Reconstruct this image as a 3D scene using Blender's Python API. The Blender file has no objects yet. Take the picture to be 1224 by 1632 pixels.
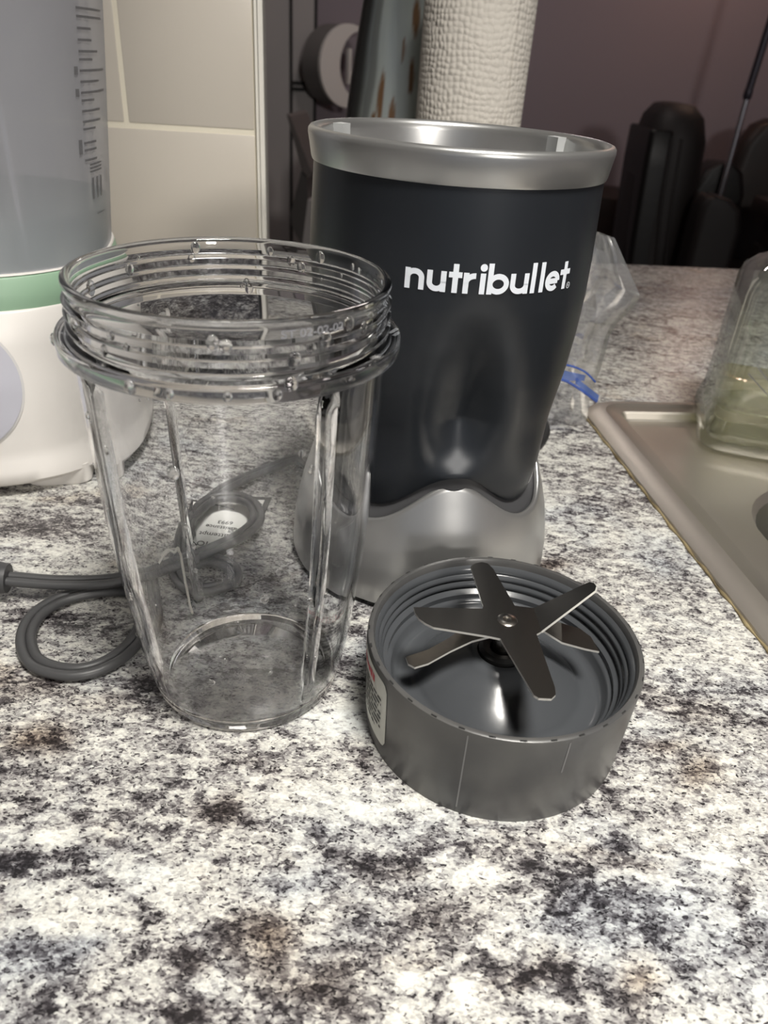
import bpy, bmesh, math, random
from math import sin, cos, pi, radians
from mathutils import Vector, Matrix, noise as mnoise

S = bpy.context.scene
C = S.collection
random.seed(4)

# ---------------------------------------------------------------- camera
CAM_H = .2142
cd = bpy.data.cameras.new('camera')
cam = bpy.data.objects.new('camera', cd)
C.objects.link(cam)
_R = (.99734, .0381, .0622); _D = (.0729, -.5206, -.8507); _F = (0, .853, -.522)
m = Matrix(((_R[0], -_D[0], -_F[0], 0), (_R[1], -_D[1], -_F[1], 0), (_R[2], -_D[2], -_F[2], CAM_H), (0, 0, 0, 1)))
cam.matrix_world = Matrix.Translation((0, 0, CAM_H)) @ m.to_3x3().to_quaternion().to_matrix().to_4x4()
cd.sensor_fit = 'VERTICAL'; cd.sensor_height = 24.0; cd.lens = 24 * 1191.8 / 1632
cd.clip_start = .01; cd.clip_end = 50
cd.dof.use_dof = True; cd.dof.focus_distance = .29; cd.dof.aperture_fstop = 11
S.camera = cam

# ---------------------------------------------------------------- world, lamps, exposure
W = bpy.data.worlds.new('world'); S.world = W; W.use_nodes = True
W.node_tree.nodes['Background'].inputs[0].default_value = (.80, .86, 1.0, 1)
W.node_tree.nodes['Background'].inputs[1].default_value = .22

def area(name, loc, size, power, col, target, sy=None, spread=180):
    l = bpy.data.lights.new(name, 'AREA'); l.energy = power; l.color = col
    l.spread = radians(spread); l.shape = 'RECTANGLE'; l.size = size; l.size_y = sy or size
    o = bpy.data.objects.new(name, l); C.objects.link(o); o.location = loc
    o.rotation_euler = (Vector(target) - Vector(loc)).to_track_quat('-Z', 'Y').to_euler()
    return o
area('ceiling_lamp', (.26, -.16, 1.37), .34, 8.0, (1, .965, .90), (.18, -.06, 0), .34, 84)
area('ceiling_lamp_rear', (1.55, -2.75, 1.30), .46, 52.0, (1, .955, .89), (1.1, -1.6, 0), .46)
area('dining_fill', (.10, 2.55, 1.37), .3, 4.5, (1, .90, .86), (.10, 2.6, 0), .3)  # unseen fill light added to brighten the room beyond the counter

vs = S.view_settings
vs.view_transform = 'Standard'; vs.look = 'None'; vs.gamma = 1; vs.use_curve_mapping = False
vs.exposure = .11
cy = S.cycles
cy.use_denoising = True
cy.max_bounces = 32; cy.transmission_bounces = 28; cy.transparent_max_bounces = 24; cy.glossy_bounces = 6; cy.diffuse_bounces = 4
cy.sample_clamp_indirect = 6; cy.blur_glossy = .6
cy.caustics_refractive = True; cy.caustics_reflective = False

# ---------------------------------------------------------------- helpers
A8 = radians(7.8)
def UV(u, v, z=0): return Vector((u * cos(A8) - v * sin(A8), u * sin(A8) + v * cos(A8), z))

def empty(name, loc, label, cat, group=None, rot=0):
    o = bpy.data.objects.new(name, None); C.objects.link(o)
    o.location = loc; o.rotation_euler = (0, 0, rot); o.empty_display_size = .02
    o['label'] = label; o['category'] = cat
    if group: o['group'] = group
    return o

def obj(name, vf, mat, parent=None, smooth=35, label=None, kind=None, local=True):
    """vf=(verts, faces). With a parent the verts are in the parent's space."""
    me = bpy.data.meshes.new(name); v, f = vf[0], vf[1]
    me.from_pydata([tuple(p) for p in v], [], [tuple(q) for q in f]); me.update()
    bm = bmesh.new(); bm.from_mesh(me); bmesh.ops.recalc_face_normals(bm, faces=bm.faces); bm.to_mesh(me); bm.free()
    if smooth:
        for p in me.polygons: p.use_smooth = True
        me.set_sharp_from_angle(angle=radians(smooth))
    if mat: me.materials.append(mat)
    o = bpy.data.objects.new(name, me); C.objects.link(o)
    if parent: o.parent = parent
    if label: o['label'] = label
    if kind: o['kind'] = kind
    return o

def tag(o, label, cat, group=None):
    o['label'] = label; o['category'] = cat
    if group: o['group'] = group
    return o

def join(*parts):
    V, F = [], []
    for v, f in parts:
        n = len(V); V += [Vector(p) for p in v]; F += [tuple(i + n for i in q) for q in f]
    return V, F

def xf(vf, M): return [M @ Vector(p) for p in vf[0]], vf[1]
def T(x, y, z): return Matrix.Translation((x, y, z))
def RZ(a): return Matrix.Rotation(a, 4, 'Z')

def lathe(prof, n=96, closed=False, rfun=None, cap=False):
    """prof: list of (r, z). closed joins last to first; otherwise ends are capped where r>0."""
    V, F = [], []
    m = len(prof)
    for r, z in prof:
        for i in range(n):
            a = 2 * pi * i / n
            rr = rfun(r, z, a) if rfun else r
            V.append((rr * cos(a), rr * sin(a), z))
    for j in range(m if closed else m - 1):
        k = (j + 1) % m
        for i in range(n):
            i2 = (i + 1) % n
            F.append((j * n + i, j * n + i2, k * n + i2, k * n + i))
    if not closed:
        if prof[0][0] < .004 or cap: F.append(tuple(range(n - 1, -1, -1)))
        if prof[-1][0] < .004 or cap: F.append(tuple((m - 1) * n + i for i in range(n)))
    return V, F

def grid(fn, nu, nv, wrap=False):
    V = [fn(i / (nu if wrap else nu - 1), j / (nv - 1)) for j in range(nv) for i in range(nu)]
    F = []
    for j in range(nv - 1):
        for i in range(nu if wrap else nu - 1):
            i2 = (i + 1) % nu
            F.append((j * nu + i, j * nu + i2, (j + 1) * nu + i2, (j + 1) * nu + i))
    return V, F

def catmull(P, k=8):
    P = [Vector(p) for p in P]; out = []
    for i in range(len(P) - 1):
        p0 = P[max(i - 1, 0)]; p1 = P[i]; p2 = P[i + 1]; p3 = P[min(i + 2, len(P) - 1)]
        for j in range(k):
            t = j / k
            out.append(.5 * ((2 * p1) + (p2 - p0) * t + (2 * p0 - 5 * p1 + 4 * p2 - p3) * t * t + (3 * p1 - p0 - 3 * p2 + p3) * t ** 3))
    out.append(P[-1]); return out

def tube(P, r, n=10, cap=True):
    P = [Vector(p) for p in P]; V, F = [], []
    up = Vector((0, 0, 1)); N = None
    for i, p in enumerate(P):
        d = (P[min(i + 1, len(P) - 1)] - P[max(i - 1, 0)]).normalized()
        if N is None:
            N = up.cross(d) if abs(d.z) < .95 else Vector((1, 0, 0)).cross(d)
        N = (N - d * N.dot(d)).normalized(); B = d.cross(N)
        rr = r[i] if hasattr(r, '__len__') else r
        for k in range(n):
            a = 2 * pi * k / n; V.append(p + rr * (cos(a) * N + sin(a) * B))
    for i in range(len(P) - 1):
        for k in range(n):
            k2 = (k + 1) % n; F.append((i * n + k, i * n + k2, (i + 1) * n + k2, (i + 1) * n + k))
    if cap:
        F.append(tuple(range(n - 1, -1, -1))); F.append(tuple((len(P) - 1) * n + k for k in range(n)))
    return V, F

def box(c, s, bev=0):
    bm = bmesh.new(); bmesh.ops.create_cube(bm, size=1)
    for v in bm.verts: v.co = Vector((v.co.x * s[0] + c[0], v.co.y * s[1] + c[1], v.co.z * s[2] + c[2]))
    if bev: bmesh.ops.bevel(bm, geom=bm.edges[:], offset=bev, segments=2, profile=.6, affect='EDGES')
    r = ([v.co.copy() for v in bm.verts], [tuple(v.index for v in f.verts) for f in bm.faces]); bm.verts.index_update()
    r = ([v.co.copy() for v in bm.verts], [tuple(v.index for v in f.verts) for f in bm.faces]); bm.free(); return r

def prism(poly, z0, z1):
    """poly: list of (x,y) -> closed prism"""
    n = len(poly); V = [(x, y, z0) for x, y in poly] + [(x, y, z1) for x, y in poly]
    F = [tuple(range(n - 1, -1, -1)), tuple(range(n, 2 * n))] + [(i, (i + 1) % n, n + (i + 1) % n, n + i) for i in range(n)]
    return V, F

def rrect(w, h, r, k=6):
    out = []
    for cx_, cy_, a0 in ((w / 2 - r, h / 2 - r, 0), (-w / 2 + r, h / 2 - r, 90), (-w / 2 + r, -h / 2 + r, 180), (w / 2 - r, -h / 2 + r, 270)):
        for i in range(k + 1):
            a = radians(a0 + 90 * i / k); out.append((cx_ + r * cos(a), cy_ + r * sin(a)))
    return out

def loft(rings, cap=True):
    V, F = [], []; n = len(rings[0])
    for r in rings: V += [Vector(p) for p in r]
    for j in range(len(rings) - 1):
        for i in range(n):
            i2 = (i + 1) % n; F.append((j * n + i, j * n + i2, (j + 1) * n + i2, (j + 1) * n + i))
    if cap:
        F.append(tuple(range(n - 1, -1, -1))); F.append(tuple((len(rings) - 1) * n + i for i in range(n)))
    return V, F

def sell(a, b, n, z, k=72, cx_=0, cy_=0):
    out = []
    for i in range(k):
        t = 2 * pi * i / k; c, s = cos(t), sin(t)
        out.append((cx_ + a * math.copysign(abs(c) ** (2 / n), c), cy_ + b * math.copysign(abs(s) ** (2 / n), s), z))
    return out

def sstep(a, b, x):
    t = min(max((x - a) / (b - a), 0), 1); return t * t * (3 - 2 * t)

def interp(x, xs, ys):
    if x <= xs[0]: return ys[0]
    for i in range(len(xs) - 1):
        if x <= xs[i + 1]: return ys[i] + (ys[i + 1] - ys[i]) * (x - xs[i]) / (xs[i + 1] - xs[i])
    return ys[-1]

def text_mesh(s, size, bold=0.0, depth=0.0):
    """flat mesh (x right, y up) of a string in the built-in font"""
    cu = bpy.data.curves.new('tx', 'FONT'); cu.body = s; cu.size = size; cu.offset = bold; cu.extrude = depth; cu.resolution_u = 3
    o = bpy.data.objects.new('tx', cu); C.objects.link(o)
    dg = bpy.context.evaluated_depsgraph_get(); e = o.evaluated_get(dg); me = e.to_mesh()
    r = ([v.co.copy() for v in me.vertices], [tuple(p.vertices) for p in me.polygons])
    e.to_mesh_clear(); bpy.data.objects.remove(o); bpy.data.curves.remove(cu); return r

# ---------------------------------------------------------------- materials
def mat(name, col, rough=.5, metal=0, spec=.5, bump=None, coat=0, var=None, **kw):
    """bump=(scale, strength, distance); var=(scale, colour2, amount)"""
    M = bpy.data.materials.new(name); M.use_nodes = True; nt = M.node_tree; b = nt.nodes['Principled BSDF']
    b.inputs['Base Color'].default_value = (*col, 1); b.inputs['Roughness'].default_value = rough
    b.inputs['Metallic'].default_value = metal; b.inputs['Specular IOR Level'].default_value = spec
    b.inputs['Coat Weight'].default_value = coat
    for k, v in kw.items(): b.inputs[k.replace('_', ' ')].default_value = v
    tc = nt.nodes.new('ShaderNodeTexCoord')
    if bump:
        n = nt.nodes.new('ShaderNodeTexNoise'); n.inputs['Scale'].default_value = bump[0]; n.inputs['Detail'].default_value = 4
        nt.links.new(tc.outputs['Object'], n.inputs['Vector'])
        bp = nt.nodes.new('ShaderNodeBump'); bp.inputs['Strength'].default_value = bump[1]; bp.inputs['Distance'].default_value = bump[2]
        nt.links.new(n.outputs['Fac'], bp.inputs['Height']); nt.links.new(bp.outputs['Normal'], b.inputs['Normal'])
    if var:
        n = nt.nodes.new('ShaderNodeTexNoise'); n.inputs['Scale'].default_value = var[0]; n.inputs['Detail'].default_value = 5
        nt.links.new(tc.outputs['Object'], n.inputs['Vector'])
        r = nt.nodes.new('ShaderNodeValToRGB'); r.color_ramp.elements[0].position = .5 - var[2]; r.color_ramp.elements[1].position = .5 + var[2]
        r.color_ramp.elements[0].color = (*col, 1); r.color_ramp.elements[1].color = (*var[1], 1)
        nt.links.new(n.outputs['Fac'], r.inputs['Fac']); nt.links.new(r.outputs['Color'], b.inputs['Base Color'])
    return M

def glass(name, col=(1, 1, 1), ior=1.46, rough=0.0):
    M = bpy.data.materials.new(name); M.use_nodes = True; b = M.node_tree.nodes['Principled BSDF']
    b.inputs['Base Color'].default_value = (*col, 1); b.inputs['Transmission Weight'].default_value = 1
    b.inputs['IOR'].default_value = ior; b.inputs['Roughness'].default_value = rough
    return M

def film(name, tint, alpha_diff, diff=(.8, .8, .85), gloss=.1, rough=.08, edge=0.0):
    """thin see-through plastic: transparent + some translucency + a glossy coat that grows at grazing angles"""
    M = bpy.data.materials.new(name); M.use_nodes = True; nt = M.node_tree
    nt.nodes.remove(nt.nodes['Principled BSDF']); out = nt.nodes['Material Output']
    tr = nt.nodes.new('ShaderNodeBsdfTransparent'); tr.inputs[0].default_value = (*tint, 1)
    df = nt.nodes.new('ShaderNodeBsdfDiffuse'); df.inputs[0].default_value = (*diff, 1)
    tl = nt.nodes.new('ShaderNodeBsdfTranslucent'); tl.inputs[0].default_value = (*diff, 1)
    md = nt.nodes.new('ShaderNodeMixShader'); md.inputs[0].default_value = .4
    nt.links.new(df.outputs[0], md.inputs[1]); nt.links.new(tl.outputs[0], md.inputs[2])
    m1 = nt.nodes.new('ShaderNodeMixShader'); m1.inputs[0].default_value = alpha_diff
    nt.links.new(tr.outputs[0], m1.inputs[1]); nt.links.new(md.outputs[0], m1.inputs[2])
    gl = nt.nodes.new('ShaderNodeBsdfGlossy'); gl.inputs['Roughness'].default_value = rough
    lw = nt.nodes.new('ShaderNodeLayerWeight'); lw.inputs['Blend'].default_value = .25
    mr = nt.nodes.new('ShaderNodeMapRange'); mr.inputs['To Min'].default_value = gloss * .4; mr.inputs['To Max'].default_value = min(gloss * 4 + edge, .9)
    nt.links.new(lw.outputs['Facing'], mr.inputs['Value'])
    m2 = nt.nodes.new('ShaderNodeMixShader')
    nt.links.new(mr.outputs[0], m2.inputs[0]); nt.links.new(m1.outputs[0], m2.inputs[1]); nt.links.new(gl.outputs[0], m2.inputs[2])
    nt.links.new(m2.outputs[0], out.inputs['Surface']); return M

def milky(M, amount, col):
    nt = M.node_tree; p = nt.nodes['Principled BSDF']; out = nt.nodes['Material Output']
    d = nt.nodes.new('ShaderNodeBsdfDiffuse'); d.inputs[0].default_value = (*col, 1); t_ = nt.nodes.new('ShaderNodeBsdfTranslucent'); t_.inputs[0].default_value = (*col, 1)
    a = nt.nodes.new('ShaderNodeMixShader'); nt.links.new(d.outputs[0], a.inputs[1]); nt.links.new(t_.outputs[0], a.inputs[2])
    m_ = nt.nodes.new('ShaderNodeMixShader'); m_.inputs[0].default_value = amount
    nt.links.new(p.outputs[0], m_.inputs[1]); nt.links.new(a.outputs[0], m_.inputs[2]); nt.links.new(m_.outputs[0], out.inputs['Surface']); return M

def granite(name, patch=True, off=0.0):
    M = bpy.data.materials.new(name); M.use_nodes = True; nt = M.node_tree; b = nt.nodes['Principled BSDF']
    N = nt.nodes.new; Lk = nt.links.new
    def math_(op, a, b_=None, clamp=False):
        n = N('ShaderNodeMath'); n.operation = op; n.use_clamp = clamp
        for i, x in enumerate((a, b_)):
            if x is None: continue
            if isinstance(x, (int, float)): n.inputs[i].default_value = x
            else: Lk(x, n.inputs[i])
        return n.outputs[0]
    geo = N('ShaderNodeNewGeometry'); mp = N('ShaderNodeMapping'); mp.inputs['Rotation'].default_value = (0, 0, -A8 + .25); mp.inputs['Scale'].default_value = (.72, 1.12, 1)
    Lk(geo.outputs['Position'], mp.inputs['Vector'])
    wn = N('ShaderNodeTexNoise'); wn.inputs['Scale'].default_value = 500; wn.inputs['Detail'].default_value = 2; Lk(mp.outputs[0], wn.inputs['Vector'])
    wm = N('ShaderNodeMix'); wm.data_type = 'VECTOR'; wm.inputs[0].default_value = .0022; Lk(mp.outputs[0], wm.inputs[4]); Lk(wn.outputs['Color'], wm.inputs[5])
    vor = N('ShaderNodeTexVoronoi'); vor.inputs['Scale'].default_value = 620; Lk(wm.outputs[1], vor.inputs['Vector'])
    vor2 = N('ShaderNodeTexVoronoi'); vor2.inputs['Scale'].default_value = 1500; Lk(wm.outputs[1], vor2.inputs['Vector'])
    def cell(scale, v, detail=4):
        n = N('ShaderNodeTexNoise'); n.inputs['Scale'].default_value = scale; n.inputs['Detail'].default_value = detail; n.inputs['Roughness'].default_value = .65
        Lk(v.outputs['Position'], n.inputs['Vector']); return n.outputs['Fac']
    def noise(scale, detail=6, rough=.6, dist=0.0, off=0.0):
        n = N('ShaderNodeTexNoise'); n.inputs['Scale'].default_value = scale; n.inputs['Detail'].default_value = detail
        n.inputs['Roughness'].default_value = rough; n.inputs['Distortion'].default_value = dist
        if off:
            ad = N('ShaderNodeVectorMath'); ad.operation = 'ADD'; ad.inputs[1].default_value = (off, off * .7, off * .3)
            Lk(mp.outputs[0], ad.inputs[0]); Lk(ad.outputs[0], n.inputs['Vector'])
        else: Lk(mp.outputs[0], n.inputs['Vector'])
        return n.outputs['Fac']
    n1 = math_('ADD', math_('MULTIPLY', cell(260, vor), .55), math_('MULTIPLY', noise(260, 6, .7, .25), .45)); n2 = noise(80, 5, .62, .3, 3.1); n3 = noise(14, 3, .5, .3, 7.7); n4 = cell(900, vor2)
    t = math_('ADD', math_('MULTIPLY', math_('SUBTRACT', n1, .5), 1.20), math_('MULTIPLY', math_('SUBTRACT', n2, .5), .40))
    t = math_('ADD', t, math_('MULTIPLY', math_('SUBTRACT', n3, .5), .22))
    t = math_('ADD', t, math_('MULTIPLY', math_('SUBTRACT', n4, .5), .80))
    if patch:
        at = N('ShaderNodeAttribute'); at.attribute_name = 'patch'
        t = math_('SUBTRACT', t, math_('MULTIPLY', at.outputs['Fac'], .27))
    # thin crack-like veins: warped ridges of a slow noise
    r1 = noise(5.5, 6, .62, .3, 12.3)
    ridge = math_('MULTIPLY', math_('SUBTRACT', .012, math_('ABSOLUTE', math_('SUBTRACT', r1, .5))), 16, True)
    t = math_('SUBTRACT', t, math_('MULTIPLY', ridge, .9))
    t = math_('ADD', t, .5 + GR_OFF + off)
    sc_ = N('ShaderNodeSeparateColor'); Lk(vor2.outputs['Color'], sc_.inputs[0])
    thr = math_('SUBTRACT', .085, math_('MULTIPLY', math_('SUBTRACT', t, .5), .75))
    spk = math_('LESS_THAN', sc_.outputs[0], thr)
    t = math_('SUBTRACT', t, math_('MULTIPLY', spk, .20))
    cr = N('ShaderNodeValToRGB'); e = cr.color_ramp.elements
    e[0].position = .12; e[0].color = (.018, .016, .017, 1); e[1].position = .82; e[1].color = (.76, .76, .71, 1)
    for pos, c in ((.25, (.045, .04, .043)), (.36, (.13, .12, .122)), (.44, (.27, .26, .255)), (.53, (.45, .44, .415)), (.64, (.63, .62, .57))):
        x = e.new(pos); x.color = (*c, 1)
    Lk(t, cr.inputs['Fac'])
    def mixc(fac, a, bcol, mode='MIX'):
        n = N('ShaderNodeMix'); n.data_type = 'RGBA'; n.blend_type = mode; Lk(fac, n.inputs[0]); Lk(a, n.inputs[6]); n.inputs[7].default_value = (*bcol, 1); return n.outputs[2]
    blue = math_('MULTIPLY', math_('SUBTRACT', noise(15, 4, .6, .3, 21.), .5), 5.0, True)
    brown = math_('MULTIPLY', math_('SUBTRACT', noise(18, 5, .65, .4, 33.), .60), 4.5, True)
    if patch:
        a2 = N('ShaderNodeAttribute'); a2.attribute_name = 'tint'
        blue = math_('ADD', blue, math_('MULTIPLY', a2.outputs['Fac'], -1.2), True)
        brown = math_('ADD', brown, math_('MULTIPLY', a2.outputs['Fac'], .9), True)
    c = mixc(blue, cr.outputs['Color'], (.84, .89, .97), 'MULTIPLY')
    c = mixc(brown, c, (.80, .66, .52), 'MULTIPLY')
    Lk(c, b.inputs['Base Color'])
    b.inputs['Roughness'].default_value = .27; b.inputs['Specular IOR Level'].default_value = .35
    bp = N('ShaderNodeBump'); bp.inputs['Strength'].default_value = .12; bp.inputs['Distance'].default_value = .0006
    Lk(n1, bp.inputs['Height']); Lk(bp.outputs[0], b.inputs['Normal'])
    return M
GR_OFF = .005
M_gran = granite('speckled_laminate'); M_gran2 = granite('speckled_laminate_plain', False)
M_tile = mat('glazed_tile', (.62, .57, .50), .28, spec=.35); M_grout = mat('grout', (.86, .80, .66), .85, bump=(900, .3, .0004))
M_trim = mat('white_trim', (.82, .79, .72), .35); M_paint = mat('grey_paint', (.36, .34, .325), .7)
M_purple = mat('purple_grey_paint', (.30, .255, .285), .9)
M_door = mat('door_paint', (.44, .41, .405), .7); M_dark = mat('dark_gap', (.012, .011, .011), .7)
M_floor = mat('dark_floor', (.03, .025, .022), .6); M_ceil = mat('ceiling_paint', (.62, .60, .57), .9)
M_silver = mat('silver_paint', (.46, .46, .455), .30, metal=.82, bump=(2500, .04, .0002))
M_body = mat('slate_satin_shell', (.019, .022, .027), .34, metal=.25, coat=.0, Coat_Roughness=.25, bump=(2200, .03, .0002))
M_under = mat('dark_collar', (.05, .05, .053), .45)
M_logo = mat('white_print', (.80, .84, .90), .5)
M_rubber = mat('black_rubber', (.012, .012, .012), .55)
M_cord = mat('grey_cord_vinyl', (.062, .062, .064), .42); M_plug = mat('grey_plug_vinyl', (.05, .05, .052), .5)
M_paper = mat('tag_paper', (.78, .78, .74), .6); M_ink = mat('black_ink', (.015, .015, .015), .6); M_red = mat('red_ink', (.55, .07, .09), .6)
M_tie = mat('cream_twist_tie', (.72, .70, .62), .6)
M_cup = glass('clear_cup_plastic', (.985, .988, 1.0), 1.45); M_water = glass('water', (1, 1, 1), 1.33)
M_emb = film('frosted_moulding', (.85, .85, .88), .35, (.75, .76, .8), .12, .2)
M_ring = mat('slate_plastic', (.062, .066, .072), .20, spec=.5, bump=(260, .05, .0006)); M_ringside = mat('slate_plastic_outer', (.055, .055, .057), .33, spec=.5, var=(42, (.088, .086, .082), .22), bump=(160, .10, .0006))
M_steel = mat('blade_steel', (.50, .47, .43), .24, metal=1, bump=(400, .05, .0003)); M_steel_edge = mat('steel_edge_glint', (.85, .83, .78), .35, metal=.45)
M_white = mat('white_plastic', (.76, .73, .695), .38); M_green = mat('sage_green_plastic', (.26, .40, .28), .45)
M_lav = mat('lavender_panel', (.50, .50, .56), .4); M_panel_rim = mat('panel_rim', (.62, .61, .60), .35)
M_tank = film('tinted_tank_plastic', (.88, .89, .92), .42, (.80, .81, .87), .07, .12)
M_tankwater = film('tank_water', (.84, .90, .88), .30, (.42, .50, .47), .10, .05)
M_print = mat('grey_print', (.16, .16, .17), .6)
M_sink = mat('brushed_steel', (.66, .615, .55), .44, metal=1); M_basin = mat('basin_steel', (.22, .21, .20), .35, metal=1)
M_caulk = mat('old_caulk', (.09, .065, .03), .7, var=(60, (.30, .24, .13), .15))
M_bottle = film('bottle_glass', (.965, .98, .965), .03, (.86, .90, .84), .14, .04, .3); M_soap = milky(glass('yellow_liquid', (.98, .96, .78), 1.33), .24, (1.0, .93, .56))
M_bag = film('zip_bag_plastic', (.95, .95, .95), .17, (.85, .86, .88), .26, .09, .2); M_zip = film('blue_zip', (.30, .42, .85), .55, (.10, .20, .62), .1, .2)
M_towel = None
M_leather = mat('black_leather', (.006, .005, .005), .45, bump=(60, .15, .003)); M_leather2 = mat('brown_black_leather', (.013, .0095, .0095), .6, bump=(60, .15, .003))
M_wood = mat('dark_wood', (.030, .017, .014), .5, var=(9, (.014, .009, .008), .2)); M_brass = mat('brass', (.55, .36, .14), .35, metal=1)
M_chrome = mat('chrome_pole', (.60, .58, .60), .22, metal=1); M_pole = mat('dark_pole', (.06, .055, .07), .35, metal=.6)
M_moon = mat('white_laminate', (.80, .77, .74), .6); M_moonside = mat('grey_laminate_side', (.21, .195, .19), .6)
M_brown = mat('brown_board', (.125, .108, .102), .6)

# anisotropic brushed look for the sink deck
def brushed(M, sx, sy):
    nt = M.node_tree; b = nt.nodes['Principled BSDF']; g = nt.nodes.new('ShaderNodeNewGeometry'); mp = nt.nodes.new('ShaderNodeMapping')
    mp.inputs['Rotation'].default_value = (0, 0, -A8); mp.inputs['Scale'].default_value = (sx, sy, 40)
    n = nt.nodes.new('ShaderNodeTexNoise'); n.inputs['Scale'].default_value = 1; n.inputs['Detail'].default_value = 5
    bp = nt.nodes.new('ShaderNodeBump'); bp.inputs['Strength'].default_value = .10; bp.inputs['Distance'].default_value = .0004
    nt.links.new(g.outputs['Position'], mp.inputs[0]); nt.links.new(mp.outputs[0], n.inputs['Vector']); nt.links.new(n.outputs['Fac'], bp.inputs['Height']); nt.links.new(bp.outputs[0], b.inputs['Normal'])
brushed(M_sink, 30, 900)

# ================================================================ the setting
FL = -.91
ZC = 1.40
def uvbox(u0, u1, v0, v1, z0, z1):
    P = [UV(u, v, z) for z in (z0, z1) for u, v in ((u0, v0), (u1, v0), (u1, v1), (u0, v1))]
    return P, [(0, 3, 2, 1), (4, 5, 6, 7), (0, 1, 5, 4), (1, 2, 6, 5), (2, 3, 7, 6), (3, 0, 4, 7)]
obj('floor', uvbox(-1.6, 3.2, -3.5, 3.72, FL - .05, FL), M_floor, smooth=0, kind='structure')
obj('ceiling', uvbox(-1.6, 3.2, -3.5, 3.72, ZC, ZC + .05), M_ceil, smooth=0, kind='structure')
obj('wall_back', uvbox(-1.6, 3.2, 3.62, 3.72, FL, ZC), M_purple, smooth=0, kind='structure')
obj('wall_side', uvbox(-1.7, -1.6, -3.5, 3.72, FL, ZC), M_paint, smooth=0, kind='structure')
obj('wall_right', uvbox(3.1, 3.2, -3.5, 3.62, FL, ZC), M_purple, smooth=0, kind='structure')

# tiled wall end standing on the counter
WV = .57; WU = -.0265
wl = obj('wall_left', uvbox(-1.4, WU + .002, WV + .008, WV + .125, 0, ZC), M_paint, smooth=0, kind='structure')
obj('grout', uvbox(-.9, WU - .001, WV + .0006, WV + .008, .083, 1.10), M_grout, wl, smooth=0)
TW, TH, GZ = .20, .10, .0032
tz = .163 - TH
row = 0
while tz < 1.05:
    off = -.112 if row % 2 else -.212
    u1 = off
    us = []
    k = off
    while k < WU: us.append(k); k += TW
    lefts = [off - TW * j for j in range(1, 4)] + us
    for a in sorted(lefts):
        b_ = min(a + TW, WU - .001)
        if b_ - a < .02: continue
        z0 = max(tz, .083)
        c0 = UV((a + b_) / 2, WV + .0035, (z0 + tz + TH) / 2)
        v, f = box((0, 0, 0), (b_ - a - (GZ if b_ < WU - .002 else GZ * .7), .007, tz + TH - z0 - GZ), .0012)
        obj('tile', xf((v, f), T(*c0) @ RZ(A8)), M_tile, wl, smooth=30)
    tz += TH; row += 1
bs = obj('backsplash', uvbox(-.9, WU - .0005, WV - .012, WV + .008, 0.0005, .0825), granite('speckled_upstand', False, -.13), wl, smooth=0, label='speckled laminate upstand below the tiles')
t1 = obj('trim_1', join(uvbox(WU - .0008, WU + .0016, WV - .003, WV + .008, .083, ZC), uvbox(WU + .0016, WU + .0046, WV - .005, WV + .008, .0005, ZC)), M_trim, smooth=0, kind='structure')

# door, casing and hinge on the far wall, left of the vase
dr = obj('door_1', uvbox(-1.05, -.03, 3.585, 3.62, FL, 1.12), M_door, smooth=0, kind='structure')
def wpt(x, z, d=0.0): # point on a plane d in front of the far wall, at the camera-frame x measured on y=3.4
    return x
obj('casing', uvbox(-.02, .065, 3.57, 3.62, FL, 1.2), M_door, dr, smooth=0)
obj('door_gap', uvbox(.066, .078, 3.575, 3.62, FL, 1.2), M_dark, dr, smooth=0)
obj('door_gap', uvbox(-.03, -.022, 3.575, 3.62, FL, 1.2), M_dark, dr, smooth=0)
obj('hinge', join(uvbox(-.022, .03, 3.555, 3.575, .060, .072), uvbox(-.022, .03, 3.555, 3.575, .082, .094)), M_dark, dr, smooth=0)

# cupboard added above the tiled wall, out of frame, to shade the worktop's back
wc = empty('shade_cupboard', UV(-.50, .40, .50), 'unseen grey cupboard added above the white appliance to shade the worktop', 'cupboard', rot=A8)
obj('carcass', box((.0, .015, .40), (.94, .30, .80), .003), M_paint, wc, smooth=30)
for k in (-1, 1):
    d_ = obj('door', box((.235 * k, -.146, .40), (.462, .018, .79), .003), M_paint, wc, smooth=30)
    obj('knob', xf(lathe([(.001, 0), (.006, 0), (.006, .010), (.012, .016), (.012, .022), (.001, .024)], 20), T(.05 * k, -.155, .06) @ Matrix.Rotation(pi / 2, 4, 'X')), M_trim, d_)
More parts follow.
